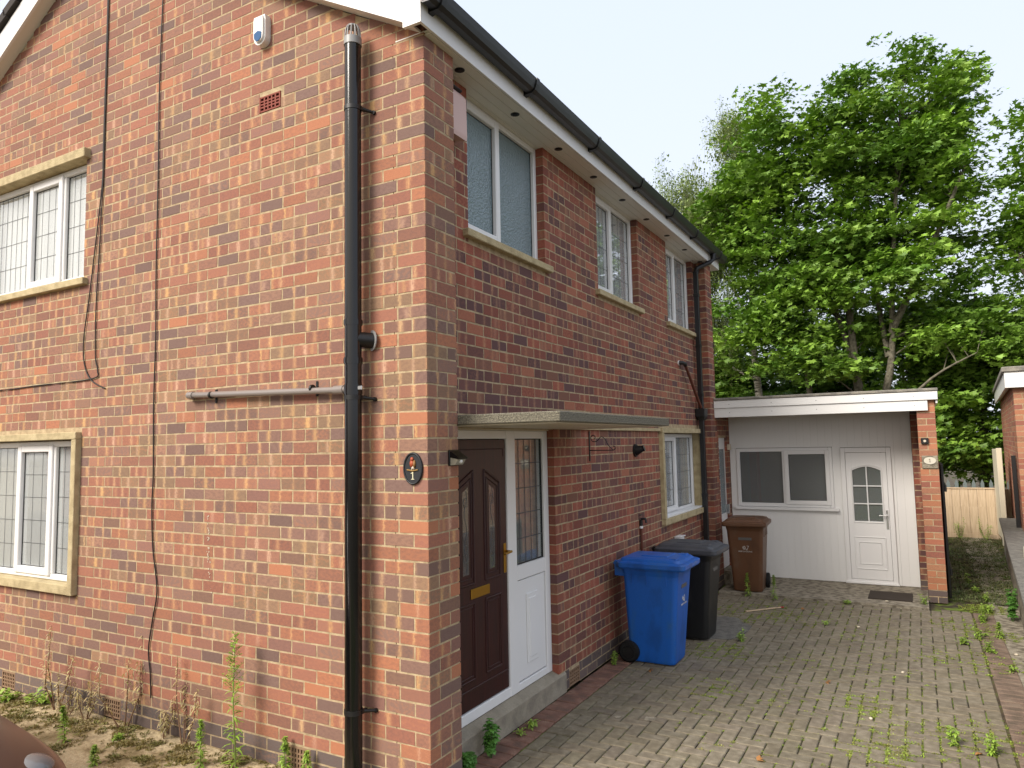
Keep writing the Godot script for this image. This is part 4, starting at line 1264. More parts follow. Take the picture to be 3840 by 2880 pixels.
# ---------------------------------------------------------------- neighbour's wall, garage and fences
func build_neighbour() -> void:
	var skew := 0.058
	var ng := thing("neighbour_garage", "flat roofed red brick garage with white fascia behind the low concrete wall", "garage", Vector3(3.86, 0, -9.75), -atan(skew))
	var r := RandomNumberGenerator.new()
	r.seed = 31
	var T := ng.transform
	var mb := MB.new()
	mb.box(Vector3(0.0014, 0, -6.5), Vector3(3.4, 2.85, -0.0014), 0.006)
	var body := part(ng, "wall", mb, M.mortar)
	var bricks := []
	var FT := Transform3D()
	var LT := Transform3D(Basis(Vector3.UP, -PI / 2), Vector3.ZERO)     # faces -x, local u = z
	for c in range(6, 35):
		bricks += lay(FT, 0.0 if c % 2 else 0.1125, 1.6, c, c + 1, 0.1075, 0.22, [], 2, r)
		bricks += lay(LT, -6.5, -0.1125 if c % 2 else 0.0, c, c + 1, -0.22, -0.1075, [], 2, r)
	for b in bricks: b.T = T * b.T
	# bricks are children of the wall, whose own transform is the garage's
	var all := []
	for b in bricks: all.append([b.T.origin.distance_squared_to(CAM) * (1.0 if in_view(b.T.origin) else 50.0), b])
	all.sort_custom(func(p, q): return p[0] < q[0])
	var jm := MB.new()
	for i in all.size():
		var b: Dictionary = all[i][1]
		var lt: Transform3D = T.affine_inverse() * b.T
		if i < 260:
			var o := MeshInstance3D.new()
			o.mesh = brick_mesh(b.L, b.H, b.D, b.cell, b.flip)
			o.material_override = M.brick
			o.name = "brick"
			body.add_child(o, true)
			o.transform = lt
		else: brick_into(jm, lt, b.L, b.H, b.D, b.cell, r, b.flip)
	part(body, "brickwork", jm, M.brick).set_meta("kind", "stuff")
	part(ng, "fascia", bx(Vector3(-0.10, 2.79, 0.07), Vector3(3.5, 3.03, 0.10), 0.003), M.fascia)
	part(ng, "fascia", bx(Vector3(-0.10, 2.79, -6.6), Vector3(-0.07, 3.03, 0.068), 0.003), M.fascia)
	part(ng, "roof", bx(Vector3(-0.13, 3.031, -6.65), Vector3(3.55, 3.11, 0.13), 0.01), M.felt)
	part(ng, "soffit", bx(Vector3(-0.069, 2.852, -6.6), Vector3(3.5, 2.87, 0.069)), M.soffit)
	part(ng, "downpipe", bx(Vector3(-0.07, 0.3, -0.62), Vector3(-0.01, 1.75, -0.55), 0.005), M.gutter)
	# low concrete wall with coping slabs
	var lw := thing("low_wall", "low rendered concrete wall with flat dark coping slabs along the drive edge", "wall", Vector3(3.43, 0, -6.14), -atan(skew))
	part(lw, "wall", bx(Vector3(0, -0.02, -5.7), Vector3(0.19, 0.565, 4.6)), M.concrete)
	var z := 4.6
	while z > -5.7:
		var z2 := maxf(z - 0.75, -5.72)
		part(lw, "coping", bx(Vector3(-0.045, 0.567, z2 + 0.006), Vector3(0.235, 0.625, z), 0.006), M.tarmac)
		z = z2
	tag(part(self, "white_batten", bx(Vector3(0, 0, -0.9), Vector3(0.07, 0.03, 0.0), 0.004), M.cream), "loose white batten lying on the low wall coping", "batten").transform = Transform3D(Basis(Vector3.UP, -0.10), Vector3(3.56, 0.627, -6.9))
	# timber fence at the end of the alley
	var fe := thing("board_fence", "pale new timber board fence across the end of the alley", "fence", Vector3(2.2, 0, -14.1))
	var x := 0.0
	var k := 0
	while x < 1.80:
		part(fe, "board", bx(Vector3(x, 0.08, 0.0), Vector3(x + 0.146, 0.985, 0.018 + 0.004 * (k % 2)), 0.003), M.fence_wood)
		x += 0.149
		k += 1
	part(fe, "top_rail", bx(Vector3(0, 0.986, -0.02), Vector3(1.79, 1.01, 0.035), 0.003), M.fence_wood)
	part(fe, "gravel_board", bx(Vector3(0, -0.02, -0.005), Vector3(1.79, 0.078, 0.03), 0.003), M.fence_wood)
	var cp := thing("cream_post", "tall cream fence post standing beside the neighbour garage", "post", Vector3(3.83, 0, -12.9))
	part(cp, "post", bx(Vector3(0, 0, -0.08), Vector3(0.09, 1.83, 0.0), 0.006), M.cream)
	part(cp, "panel", bx(Vector3(0.02, 0.1, -1.15), Vector3(0.06, 1.80, -0.081), 0.004), M.cream)
	var pf := thing("palisade_fence", "grey steel palisade fence with pointed pales behind the timber fence", "fence", Vector3(1.9, 0, -14.75))
	for i in 15:
		var b := MB.new()
		var px := 0.08 + i * 0.155
		b.prism(PackedVector2Array([Vector2(px - 0.034, 0.05), Vector2(px + 0.034, 0.05), Vector2(px + 0.034, 1.06), Vector2(px, 1.15), Vector2(px - 0.034, 1.06)]), 0.0, 0.014)
		part(pf, "pale", b, M.galv)
	part(pf, "rail", bx(Vector3(0, 0.25, -0.05), Vector3(2.35, 0.31, -0.001)), M.galv)
	part(pf, "rail", bx(Vector3(0, 0.82, -0.05), Vector3(2.35, 0.88, -0.001)), M.galv)

# house across the street, outside the frame; the front windows mirror it
func build_opposite() -> void:
	var h := thing("opposite_house", "brick house with a garage across the street, mirrored in the front windows", "house", Vector3(-19.0, 0, 13.0), 0.35)
	var w := MB.new()
	w.box(Vector3(-6, 0, -4), Vector3(4, 4.6, 4))
	part(h, "wall", w, M.terracotta)
	var ro := MB.new()
	ro.prism(PackedVector2Array([Vector2(-4.6, 4.61), Vector2(4.6, 4.61), Vector2(0, 7.0)]), -6.4, 4.4, Transform3D(Basis(Vector3.UP, PI / 2), Vector3.ZERO))
	part(h, "roof", ro, M.roof)
	part(h, "garage", bx(Vector3(4.01, 0, -3), Vector3(8, 2.5, 3)), M.terracotta)
	part(h, "garage_fascia", bx(Vector3(4.01, 2.51, -3.2), Vector3(8.2, 2.8, 3.2)), M.fascia)
	for q in [[-4.5, 0.9], [-0.5, 0.9], [-4.5, 3.0], [-0.5, 3.0]]:
		var o := part(h, "window", bx(Vector3(q[0], q[1], -4.03), Vector3(q[0] + 2.0, q[1] + 1.2, -4.005)), M.white)
		part(o, "pane", bx(Vector3(q[0] + 0.1, q[1] + 0.1, -4.04), Vector3(q[0] + 1.9, q[1] + 1.1, -4.031)), M.dark_glass)
	part(h, "garage_door", bx(Vector3(4.6, 0.02, -3.04), Vector3(7.4, 2.2, -3.005)), M.slate)

# ---------------------------------------------------------------- ground
func sheet(x0: float, z0: float, x1: float, z1: float, y: float, thick := 0.05) -> MB:
	return bx(Vector3(x0, y - thick, z0), Vector3(x1, y, z1))

func build_ground() -> void:
	structure("ground", bx(Vector3(-150, -0.20, -220), Vector3(150, -0.06, 60)), M.soil)
	structure("front_pavement", sheet(-9.0, 0.0, -0.14, 7.0, 0.0), M.sand)
	structure("alley_ground", sheet(2.95, -14.8, 3.62, -1.0, -0.008), M.soil)
	structure("rear_ground", sheet(-6.0, -60.0, 30.0, -11.3, -0.02), M.soil)
	structure("concrete_apron", sheet(0.06, -7.95, 2.556, -6.60, 0.028, 0.08), M.concrete)
	structure("yard_edge", sheet(3.20, -14.8, 3.70, 4.0, -0.002), M.concrete)
	# herringbone block paving
	var drive := structure("driveway", sheet(-0.145, -7.95, 3.21, 6.5, -0.013), M.joint)
	var pav := []
	var U := 0.104
	var r := RandomNumberGenerator.new()
	r.seed = 8
	var x0 := 0.075
	var z1 := 1.2
	var nx := 28
	var nz := 76
	for v in range(-1, nz):
		for u in range(-1, nx):
			var t := posmod(u - v, 4)
			var a := Vector2(u, v)
			var b: Vector2
			if t == 0: b = Vector2(u + 2, v + 1)
			elif t == 3: b = Vector2(u + 1, v + 2)
			else: continue
			a = Vector2(maxf(a.x, 0), maxf(a.y, 0)); b = Vector2(minf(b.x, nx), minf(b.y, nz))
			if b.x - a.x < 0.5 or b.y - a.y < 0.5: continue
			pav.append([Vector3(x0 + (a.x + b.x) / 2 * U, 0, z1 - (a.y + b.y) / 2 * U), (b.x - a.x) * U - 0.0085, (b.y - a.y) * U - 0.0095, 0])
	# soldier borders: red along the house and along the right edge
	for i in 76:
		if i * 0.104 < 7.4: pav.append([Vector3(-0.035, 0, 0.9 - i * 0.106), 0.200, 0.098, 1])
		pav.append([Vector3(3.10, 0, 1.2 - i * 0.104), 0.200, 0.096, 2])
	var order := []
	for p in pav:
		if p[0].x < 0.07 and p[0].z > -0.38: continue
		if p[0].z < -6.60 and p[0].x < 2.6: continue
		order.append([p[0].distance_squared_to(CAM) * (1.0 if in_view(p[0]) else 60.0), p])
	order.sort_custom(func(p, q): return p[0] < q[0])
	var jm := {0: MB.new(), 1: MB.new(), 2: MB.new()}
	for k in jm: jm[k].use_col = true
	var n := [0, 0, 0]
	for q in order:
		var p: Array = q[1]
		var kind: int = p[3]
		var tone := r.randf_range(0.80, 1.12)
		var tint := Color(tone, tone * r.randf_range(0.97, 1.01), tone * r.randf_range(0.93, 1.01))
		var lift := r.randf_range(-0.0035, 0.0025)
		var tilt := Basis(Vector3.RIGHT, r.randf_range(-0.012, 0.012)) * Basis(Vector3.FORWARD, r.randf_range(-0.012, 0.012)) * Basis(Vector3.UP, r.randf_range(-0.012, 0.012))
		var T := Transform3D(tilt, p[0] + Vector3(0, lift, 0))
		var mbb: MB = jm[kind]
		n[kind] += 1
		var own: bool = n[kind] <= (250 if kind == 0 else 25)
		if own:
			mbb = MB.new(); mbb.use_col = true
		mbb.col = tint
		mbb.box(Vector3(-p[1] / 2, -0.03, -p[2] / 2), Vector3(p[1] / 2, 0.0, p[2] / 2), 0.0055, Transform3D(tilt, Vector3.ZERO) if own else T)
		if own:
			var o := part(drive, "paver", mbb, [M.paver, M.paver_red, M.paver_dull][kind])
			o.position = T.origin
	for k in jm:
		if jm[k].v.size() > 0: part(drive, "paving", jm[k], [M.paver, M.paver_red, M.paver_dull][k]).set_meta("kind", "stuff")
	# patch of tarmac by the black bin, door mat
	var po := PackedVector2Array()
	for i in 16:
		var w := TAU * i / 16
		var rr := 1.0 + 0.10 * sin(i * 2.3)
		po.append(Vector2(0.46 + 0.36 * cos(w) * rr, 4.72 + 0.55 * sin(w) * rr))
	var pm := MB.new()
	pm.prism(po, -0.004, 0.007, Transform3D(Basis(Vector3.RIGHT, -PI / 2), Vector3.ZERO))
	structure("tarmac_patch", pm, M.tarmac)
	tag(part(self, "door_mat", bx(Vector3(1.88, 0.029, -7.38), Vector3(2.38, 0.040, -6.86), 0.003), mat(Color(0.20, 0.165, 0.135), 0.95)), "worn brown door mat on the concrete in front of the white door", "mat")

# ---------------------------------------------------------------- wheeled bins
func bin_logo(parent: Node, T: Transform3D) -> void:
	var mb := MB.new()
	var sp := []
	for i in 26:
		var t := i / 25.0
		var w := TAU * 1.9 * t
		var rr := 0.004 + 0.021 * t
		sp.append(Vector3(-0.014 + rr * cos(w), 0.0 + rr * sin(w), 0))
	sp.append(Vector3(0.02, -0.035, 0)); sp.append(Vector3(0.042, 0.02, 0)); sp.append(Vector3(0.018, 0.024, 0))
	outline(mb, sp, 0.0022, false)
	outline(mb, [Vector3(-0.004, 0.055, 0), Vector3(0.012, 0.03, 0), Vector3(0.034, 0.048, 0)], 0.0022, false)
	var o := part(parent, "logo", mb, M.print)
	o.transform = T
	text(parent, "lettering", "DERBY CITY COUNCIL", 0.019, T * Transform3D(Basis(), Vector3(0, -0.052, 0)), M.print, "Droid Sans", 0.001)

# local frame: front of the bin faces +x, hinge and wheels at -x
func make_bin(called: String, label: String, at: Vector3, turn: float, body: Material, lid: Material) -> Node3D:
	var b := thing(called, label, "bin", at, turn, "wheeled bins on the drive")
	var mb := MB.new()
	var tops := [[0.012, 0.215, 0.185, -0.01], [0.03, 0.22, 0.19, -0.01], [0.45, 0.245, 0.215, 0.0], [0.82, 0.268, 0.238, 0.012], [0.835, 0.272, 0.242, 0.012], [0.86, 0.278, 0.248, 0.014], [0.895, 0.282, 0.252, 0.015]]
	var loops := []
	for q in tops: loops.append(loop_rr(q[1], q[2], 0.045, q[0], Vector2(q[3], 0)))
	mb.loft(loops)
	# ribs under the rim
	for s in [-1.0, 1.0]:
		for x in [-0.16, -0.02, 0.17]:
			mb.box(Vector3(x - 0.004, 0.74, s * 0.236 - 0.006), Vector3(x + 0.004, 0.835, s * 0.236 + 0.006))
	part(b, "body", mb, body)
	var lm := MB.new()
	lm.loft([loop_rr(0.325, 0.285, 0.05, 0.885, Vector2(0.03, 0)), loop_rr(0.335, 0.292, 0.05, 0.90, Vector2(0.03, 0)), loop_rr(0.335, 0.292, 0.05, 0.935, Vector2(0.03, 0)), loop_rr(0.320, 0.278, 0.05, 0.945, Vector2(0.03, 0)), loop_rr(0.300, 0.258, 0.05, 0.950, Vector2(0.02, 0)), loop_rr(0.285, 0.24, 0.05, 0.972, Vector2(0.01, 0)), loop_rr(0.24, 0.20, 0.05, 0.984, Vector2(0.0, 0)), loop_rr(0.12, 0.10, 0.05, 0.990, Vector2(0.0, 0))])
	var ld := part(b, "lid", lm, lid)
	var hd := MB.new()
	for s in [-1.0, 1.0]:
		hd.box(Vector3(0.19, 0.968, s * 0.16 - 0.05), Vector3(0.27, 0.988, s * 0.16 + 0.05), 0.008)
	hd.box(Vector3(-0.10, 0.982, -0.13), Vector3(0.16, 0.996, 0.13), 0.006)
	part(ld, "grip", hd, lid)
	var hi := MB.new()
	hi.tube([Vector3(-0.335, 0.92, -0.22), Vector3(-0.335, 0.92, 0.22)], [0.016, 0.016], 10)
	for s in [-1.0, 1.0]:
		hi.box(Vector3(-0.345, 0.80, s * 0.20 - 0.015), Vector3(-0.24, 0.945, s * 0.20 + 0.015), 0.006)
	part(b, "handle", hi, body)
	for s in [-1.0, 1.0]:
		var w := MB.new()
		w.tube([Vector3(-0.22, 0.10, s * 0.185), Vector3(-0.22, 0.10, s * 0.192), Vector3(-0.22, 0.10, s * 0.232), Vector3(-0.22, 0.10, s * 0.24)], [0.085, 0.10, 0.10, 0.085], 22)
		var wn := part(b, "wheel", w, M.rubber)
		var hbm := MB.new()
		hbm.tube([Vector3(-0.22, 0.10, s * 0.236), Vector3(-0.22, 0.10, s * 0.246)], [0.055, 0.05], 16)
		part(wn, "hub", hbm, M.black_plastic)
	part(b, "axle", tb([Vector3(-0.22, 0.10, -0.18), Vector3(-0.22, 0.10, 0.18)], 0.012, 8), M.galv)
	bin_logo(b, Transform3D(Basis(Vector3.UP, PI / 2), Vector3(0.262, 0.60, 0)) * Transform3D(Basis(Vector3.RIGHT, -0.06), Vector3.ZERO))
	part(b, "sticker", bx(Vector3(0.262, 0.70, -0.085), Vector3(0.2728, 0.735, 0.085)), mat(Color(0.34, 0.33, 0.32), 0.6))
	return b
# ---------------------------------------------------------------- plants
func leaf_into(mb: MB, base: Vector3, dir: Vector3, ln: float, wd: float, droop: float, col: Color) -> void:
	mb.col = col
	var d := dir.normalized()
	var s := d.cross(Vector3.UP)
	if s.length() < 0.05: s = Vector3.RIGHT
	s = s.normalized() * wd * 0.5
	var m1 := base + d * ln * 0.35 + Vector3(0, -droop * ln * 0.12, 0)
	var m2 := base + d * ln * 0.7 + Vector3(0, -droop * ln * 0.4, 0)
	var tip := base + d * ln + Vector3(0, -droop * ln * 0.85, 0)
	var lift := Vector3(0, wd * 0.12, 0)
	mb.tri(base, m1 + s + lift, m1 - s + lift)
	mb.quad(m1 - s + lift, m1 + s + lift, m2 + s * 0.75 + lift, m2 - s * 0.75 + lift)
	mb.tri(m2 - s * 0.75 + lift, m2 + s * 0.75 + lift, tip)

func rnd_dir(r: RandomNumberGenerator, up: float) -> Vector3:
	var a := r.randf() * TAU
	return Vector3(cos(a), up, sin(a)).normalized()

# kind: 0 tall feathery weed, 1 bushy broad leaves, 2 dry stalk, 3 low rosette
func weed(called: String, label: String, at: Vector3, h: float, kind: int, sd: int, lean := Vector3.ZERO, group := "") -> Node3D:
	var r := RandomNumberGenerator.new()
	r.seed = sd
	var w := thing(called, label, "weed", at, 0.0, group)
	var st := MB.new()
	var lf := MB.new()
	st.use_col = true; lf.use_col = true
	var green := Color(0.24, 0.36, 0.05)
	var stemc := Color(0.28, 0.36, 0.10)
	if kind == 2:
		green = Color(0.45, 0.36, 0.17); stemc = Color(0.30, 0.18, 0.11)
	st.col = stemc
	var stems := 1
	if kind == 1: stems = 4
	if kind == 2: stems = 4
	if kind == 3: stems = 0
	for s in stems:
		var off := rnd_dir(r, 0) * (0.0 if stems == 1 else h * 0.10)
		var hh := h * (1.0 if s == 0 else r.randf_range(0.55, 0.9))
		var tip := lean + off * 2.2 + Vector3(0, hh, 0)
		var mid := off + tip * 0.5 + rnd_dir(r, 0) * h * 0.02
		st.tube([off * 0.3 - Vector3(0, 0.02, 0), mid, tip], [0.004 + h * 0.003, 0.003 + h * 0.002, 0.0015], 5, false)
		var nl := 0
		if kind == 0: nl = int(70 + 60 * h)
		elif kind == 1: nl = int(18 + 30 * h)
		else: nl = int(34 + 60 * h)
		for i in nl:
			var t := (i + r.randf()) / nl
			if kind == 2: t = 0.25 + 0.75 * t
			var p := (off * 0.3).lerp(mid, t * 2) if t < 0.5 else mid.lerp(tip, t * 2 - 1)
			var c := green * r.randf_range(0.7, 1.35)
			c.g *= r.randf_range(0.9, 1.12)
			if kind == 0:
				if t > 0.55:
					var sp := rnd_dir(r, r.randf_range(0.4, 1.2))
					var e := p + sp * h * 0.10 * (1.15 - t) * 2.0
					st.tube([p, e], [0.0012, 0.0008], 3, false)
					for k in 9: leaf_into(lf, p.lerp(e, r.randf_range(0.3, 1.0)), rnd_dir(r, 0.5), 0.018, 0.008, 0.2, c * 1.15)
				leaf_into(lf, p, rnd_dir(r, r.randf_range(0.1, 0.6)), lerpf(0.05 + 0.075 * h, 0.03, t), lerpf(0.016, 0.008, t), r.randf_range(0.2, 0.9), c)
			elif kind == 1:
				leaf_into(lf, p, rnd_dir(r, r.randf_range(0.0, 0.7)), r.randf_range(0.035, 0.075) * (0.6 + h), r.randf_range(0.015, 0.03) * (0.6 + h), r.randf_range(0.2, 0.7), c)
			else:
				leaf_into(lf, p + rnd_dir(r, 0.2) * 0.03 * r.randf(), rnd_dir(r, r.randf_range(-0.5, 0.7)), r.randf_range(0.012, 0.05), 0.009, r.randf_range(0.2, 1.0), c if r.randf() < 0.75 else Color(0.36, 0.30, 0.18))
	if kind == 3:
		for i in int(24 + h * 240):
			var c := green * r.randf_range(0.75, 1.3)
			var p := rnd_dir(r, 0) * r.randf() * h * 0.55
			leaf_into(lf, p + Vector3(0, r.randf() * h * 0.5, 0), rnd_dir(r, r.randf_range(0.2, 1.2)), r.randf_range(0.3, 0.7) * h, r.randf_range(0.10, 0.2) * h + 0.006, r.randf_range(0.2, 0.9), c)
	if stems > 0: part(w, "stem", st, M.leaf)
	part(w, "foliage", lf, M.leaf)
	return w

# a plant of broad lobed leaves
func nettle(label: String, at: Vector3, h: float, sd: int, group := "") -> void:
	var r := RandomNumberGenerator.new()
	r.seed = sd
	var w := thing("leafy_weed", label, "weed", at, 0.0, group)
	var st := MB.new()
	var lf := MB.new()
	st.use_col = true; lf.use_col = true
	st.col = Color(0.10, 0.17, 0.05)
	for s in 7:
		var a := rnd_dir(r, 0)
		var tip := a * h * 0.32 * r.randf() + Vector3(0, h * r.randf_range(0.45, 1.0), 0)
		st.tube([Vector3(0, -0.02, 0) + a * 0.01, tip * 0.5 + a * 0.02, tip], [0.003, 0.002, 0.0015], 4, false)
		for i in 9:
			var p := tip * lerpf(0.25, 1.0, i / 8.0)
			for k in 2:
				var d := rnd_dir(r, r.randf_range(0.0, 0.6))
				var c := Color(0.08, 0.21, 0.03) * r.randf_range(0.7, 1.4)
				var ln := r.randf_range(0.035, 0.06)
				leaf_into(lf, p, d, ln, ln * 0.75, 0.5, c)
				leaf_into(lf, p + d * ln * 0.3, (d + d.cross(Vector3.UP) * 0.9).normalized(), ln * 0.6, ln * 0.4, 0.5, c)
				leaf_into(lf, p + d * ln * 0.3, (d - d.cross(Vector3.UP) * 0.9).normalized(), ln * 0.6, ln * 0.4, 0.5, c)
	part(w, "stem", st, M.leaf)
	part(w, "foliage", lf, M.leaf)

func tuft_mesh(n: int, h: float, w: float, sd: int, spread: float) -> ArrayMesh:
	var r := RandomNumberGenerator.new()
	r.seed = sd
	var mb := MB.new()
	mb.use_col = true
	for i in n:
		var b := rnd_dir(r, 0) * spread * sqrt(r.randf())
		leaf_into(mb, b, rnd_dir(r, r.randf_range(0.5, 2.0)), h * r.randf_range(0.5, 1.1), w, r.randf_range(0.2, 0.7), Color(1, 1, 1) * r.randf_range(0.75, 1.2))
	return mb.mesh()

func scatter(called: String, label: String, category: String, mesh: Mesh, xf: Array, cols: Array) -> void:
	var mm := MultiMesh.new()
	mm.transform_format = MultiMesh.TRANSFORM_3D
	mm.use_colors = true
	mm.mesh = mesh
	mm.instance_count = xf.size()
	for i in xf.size():
		mm.set_instance_transform(i, xf[i])
		mm.set_instance_color(i, cols[i])
	var o := MultiMeshInstance3D.new()
	o.multimesh = mm
	o.material_override = M.leaf
	o.name = numbered(called)
	add_child(o)
	tag(o, label, category)
	o.set_meta("kind", "stuff")

func build_weeds() -> void:
	var r := RandomNumberGenerator.new()
	r.seed = 51
	weed("feathery_weed", "tall bright green feathery weed standing against the gable wall", Vector3(-1.466, 0, 0.15), 0.86, 0, 1, Vector3(-0.02, 0, 0))
	weed("feathery_weed", "short green weed with narrow leaves left of the soil pipe on the sandy paving", Vector3(-1.70, 0, 0.24), 0.29, 0, 2)
	weed("bushy_weed", "withered brown weed by the wall between the cable and the tall weed", Vector3(-2.12, 0, 0.06), 0.60, 2, 3, Vector3(0.05, 0, 0))
	weed("feathery_weed", "small leafy weed beside the air brick next to the soil pipe", Vector3(-1.12, 0, 0.05), 0.22, 0, 4)
	weed("feathery_weed", "small bright weed at the foot of the soil pipe", Vector3(-0.92, 0, 0.06), 0.17, 0, 5)
	weed("dry_weed", "dry dark brown weed stalks left of the hanging cable", Vector3(-2.82, 0, 0.06), 0.70, 2, 6, Vector3(-0.03, 0, 0))
	weed("dry_weed", "tall thin dry weed below the stone framed window", Vector3(-3.68, 0, 0.08), 0.68, 2, 7, Vector3(0.12, 0, 0))
	weed("feathery_weed", "pale green sprawling weed on the sandy paving below the stone framed window", Vector3(-2.95, 0, 0.42), 0.26, 0, 8, Vector3(0.03, 0, 0.04))
	weed("dry_weed", "small dry weed just right of the hanging cable end", Vector3(-2.36, 0, 0.05), 0.27, 2, 9)
	weed("rosette", "small bright green tuft on the sandy paving", Vector3(-2.62, 0, 0.22), 0.075, 3, 10)
	weed("rosette", "green clump by the wall at the leftmost air brick", Vector3(-4.29, 0, 0.16), 0.14, 3, 11)
	weed("rosette", "green clump by the wall between the air bricks", Vector3(-3.95, 0, 0.07), 0.16, 3, 12)
	weed("feathery_weed", "tiny green weed near the car", Vector3(-2.37, 0, 0.55), 0.12, 0, 13)
	weed("dry_weed", "low dry weed tangle by the middle air brick", Vector3(-3.25, 0, 0.10), 0.30, 2, 14)
	weed("dry_weed", "dry grassy weed left of the middle air brick", Vector3(-3.45, 0, 0.14), 0.34, 2, 15)
	nettle("dark leafy green weed growing against the doorstep", Vector3(-0.06, 0, -0.74), 0.24, 20)
	nettle("low leafy weed at the corner of the brick pier by the doorstep", Vector3(-0.085, 0, -0.52), 0.10, 21)
	weed("rosette", "small green weed in the red border beside the doorstep end", Vector3(-0.04, 0, -1.31), 0.085, 3, 22)
	weed("rosette", "flat little weed in the red border in front of the doorstep", Vector3(-0.06, 0, -1.16), 0.06, 3, 23)
	weed("feathery_weed", "thin weed standing in front of the brown bin", Vector3(0.46, 0, -6.53), 0.30, 0, 24)
	weed("feathery_weed", "thin weed just right of the brown bin", Vector3(0.81, 0, -6.46), 0.31, 0, 25)
	weed("bushy_weed", "bushy weed at the edge of the tarmac patch by the black bin", Vector3(0.85, 0, -4.30), 0.13, 1, 26)
	weed("rosette", "little weed in the joints in the middle of the drive", Vector3(1.543, 0, -5.37), 0.07, 3, 27)
	weed("bushy_weed", "bright green leafy weed at the red border of the drive", Vector3(2.85, 0, -2.27), 0.13, 1, 28)
	weed("bushy_weed", "grassy weed by the drive edge near the annexe pier", Vector3(3.09, 0, -6.31), 0.17, 1, 29)
	weed("bushy_weed", "small weed on the edge of the paving", Vector3(2.97, 0, -5.40), 0.12, 1, 30)
	weed("rosette", "small weed between the pavers near the drive edge", Vector3(2.84, 0, -5.12), 0.10, 3, 31)
	nettle("bright green bushy weed against the low concrete wall", Vector3(3.36, 0, -6.40), 0.26, 32)
	nettle("green bushy weed further back against the low concrete wall", Vector3(3.44, 0, -7.15), 0.24, 33)
	weed("bushy_weed", "bushy weed at the foot of the annexe pier", Vector3(2.50, 0, -6.82), 0.15, 1, 34)
	weed("rosette", "small bright weed with round leaves in the side border", Vector3(3.07, 0, -4.87), 0.06, 3, 35)
	weed("bushy_weed", "weed growing in a gap of the block paving near the mossy patch", Vector3(2.646, 0, -2.30), 0.12, 1, 36)
	weed("bushy_weed", "spindly weed in the side border near the low wall", Vector3(3.17, 0, -5.54), 0.15, 0, 37)
	weed("rosette", "small weed at the edge of the concrete apron", Vector3(1.66, 0, -6.56), 0.085, 3, 38)
	weed("bushy_weed", "dark bushy weed at the foot of the timber fence", Vector3(3.19, 0, -13.9), 0.42, 1, 39)
	weed("bushy_weed", "young green plant in front of the timber fence", Vector3(3.62, 0, -13.8), 0.45, 1, 40)
	weed("bushy_weed", "green weed on the paving by the blue bin wheel", Vector3(-0.06, 0, -3.0), 0.12, 1, 41)
	for i in 9:
		var zz := -4.3 - i * 0.62
		weed("bushy_weed", ["broad leaved green seedling in the mossy border strip along the drive edge", "flat leafy seedling rosette in the mossy border strip along the drive edge"][0 if i % 2 else 1], Vector3(3.08 + r.randf_range(-0.12, 0.16), 0, zz), r.randf_range(0.06, 0.15), 1 if i % 2 else 3, 200 + i, Vector3.ZERO, "seedlings in the border strip")
	# moss and little grasses in the joints
	var tm := tuft_mesh(14, 0.013, 0.006, 61, 0.016)
	var xf := []
	var cols := []
	var patches := [[2.184, -1.978, 0.20, 150], [2.10, -2.86, 0.22, 110], [0.74, -3.85, 0.28, 200], [0.91, -2.76, 0.22, 70], [2.55, -2.4, 0.35, 110], [2.9, -4.5, 0.35, 120], [2.88, -2.6, 0.30, 90], [2.9, -6.0, 0.3, 120], [1.3, -5.9, 0.8, 160], [0.75, -5.6, 0.45, 220], [1.9, -3.6, 0.6, 80], [1.6, -2.2, 0.7, 80], [2.2, -4.8, 0.5, 70], [3.1, -5.6, 0.25, 160], [3.15, -6.9, 0.25, 200]]
	var U := 0.104
	for p in patches:
		for i in int(p[3] * 2.2):
			var a := r.randf() * TAU
			var d: float = p[2] * sqrt(r.randf()) * 1.15
			var q := Vector2(p[0] + cos(a) * d, p[1] + sin(a) * d)
			# snap to the nearest joint of the pattern
			if r.randf() < 0.85:
				if r.randf() < 0.5: q.x = 0.075 + roundf((q.x - 0.075) / U) * U
				else: q.y = 1.2 + roundf((q.y - 1.2) / U) * U
			if q.x < 0.08: continue
			xf.append(Transform3D(Basis(Vector3.UP, r.randf() * TAU).scaled(Vector3.ONE * r.randf_range(0.6, 1.7)), Vector3(q.x + r.randf_range(-0.004, 0.004), -0.006, q.y + r.randf_range(-0.004, 0.004))))
			cols.append(Color(0.24, 0.36, 0.03).lerp(Color(0.24, 0.22, 0.06), r.randf()) * r.randf_range(0.6, 1.25))
	for i in 1700:
		var q := Vector2(r.randf_range(0.1, 2.98), r.randf_range(-6.6, -1.0))
		if r.randf() < 0.5: q.x = 0.075 + roundf((q.x - 0.075) / U) * U
		else: q.y = 1.2 + roundf((q.y - 1.2) / U) * U
		xf.append(Transform3D(Basis(Vector3.UP, r.randf() * TAU).scaled(Vector3.ONE * r.randf_range(0.3, 0.9)), Vector3(q.x, -0.008, q.y)))
		cols.append(Color(0.18, 0.25, 0.03).lerp(Color(0.19, 0.16, 0.06), r.randf()) * r.randf_range(0.5, 1.1))
	scatter("moss", "green moss and seedling grass growing in the joints of the block paving", "moss", tm, xf, cols)
	# dry moss on the sandy paving
	xf = []; cols = []
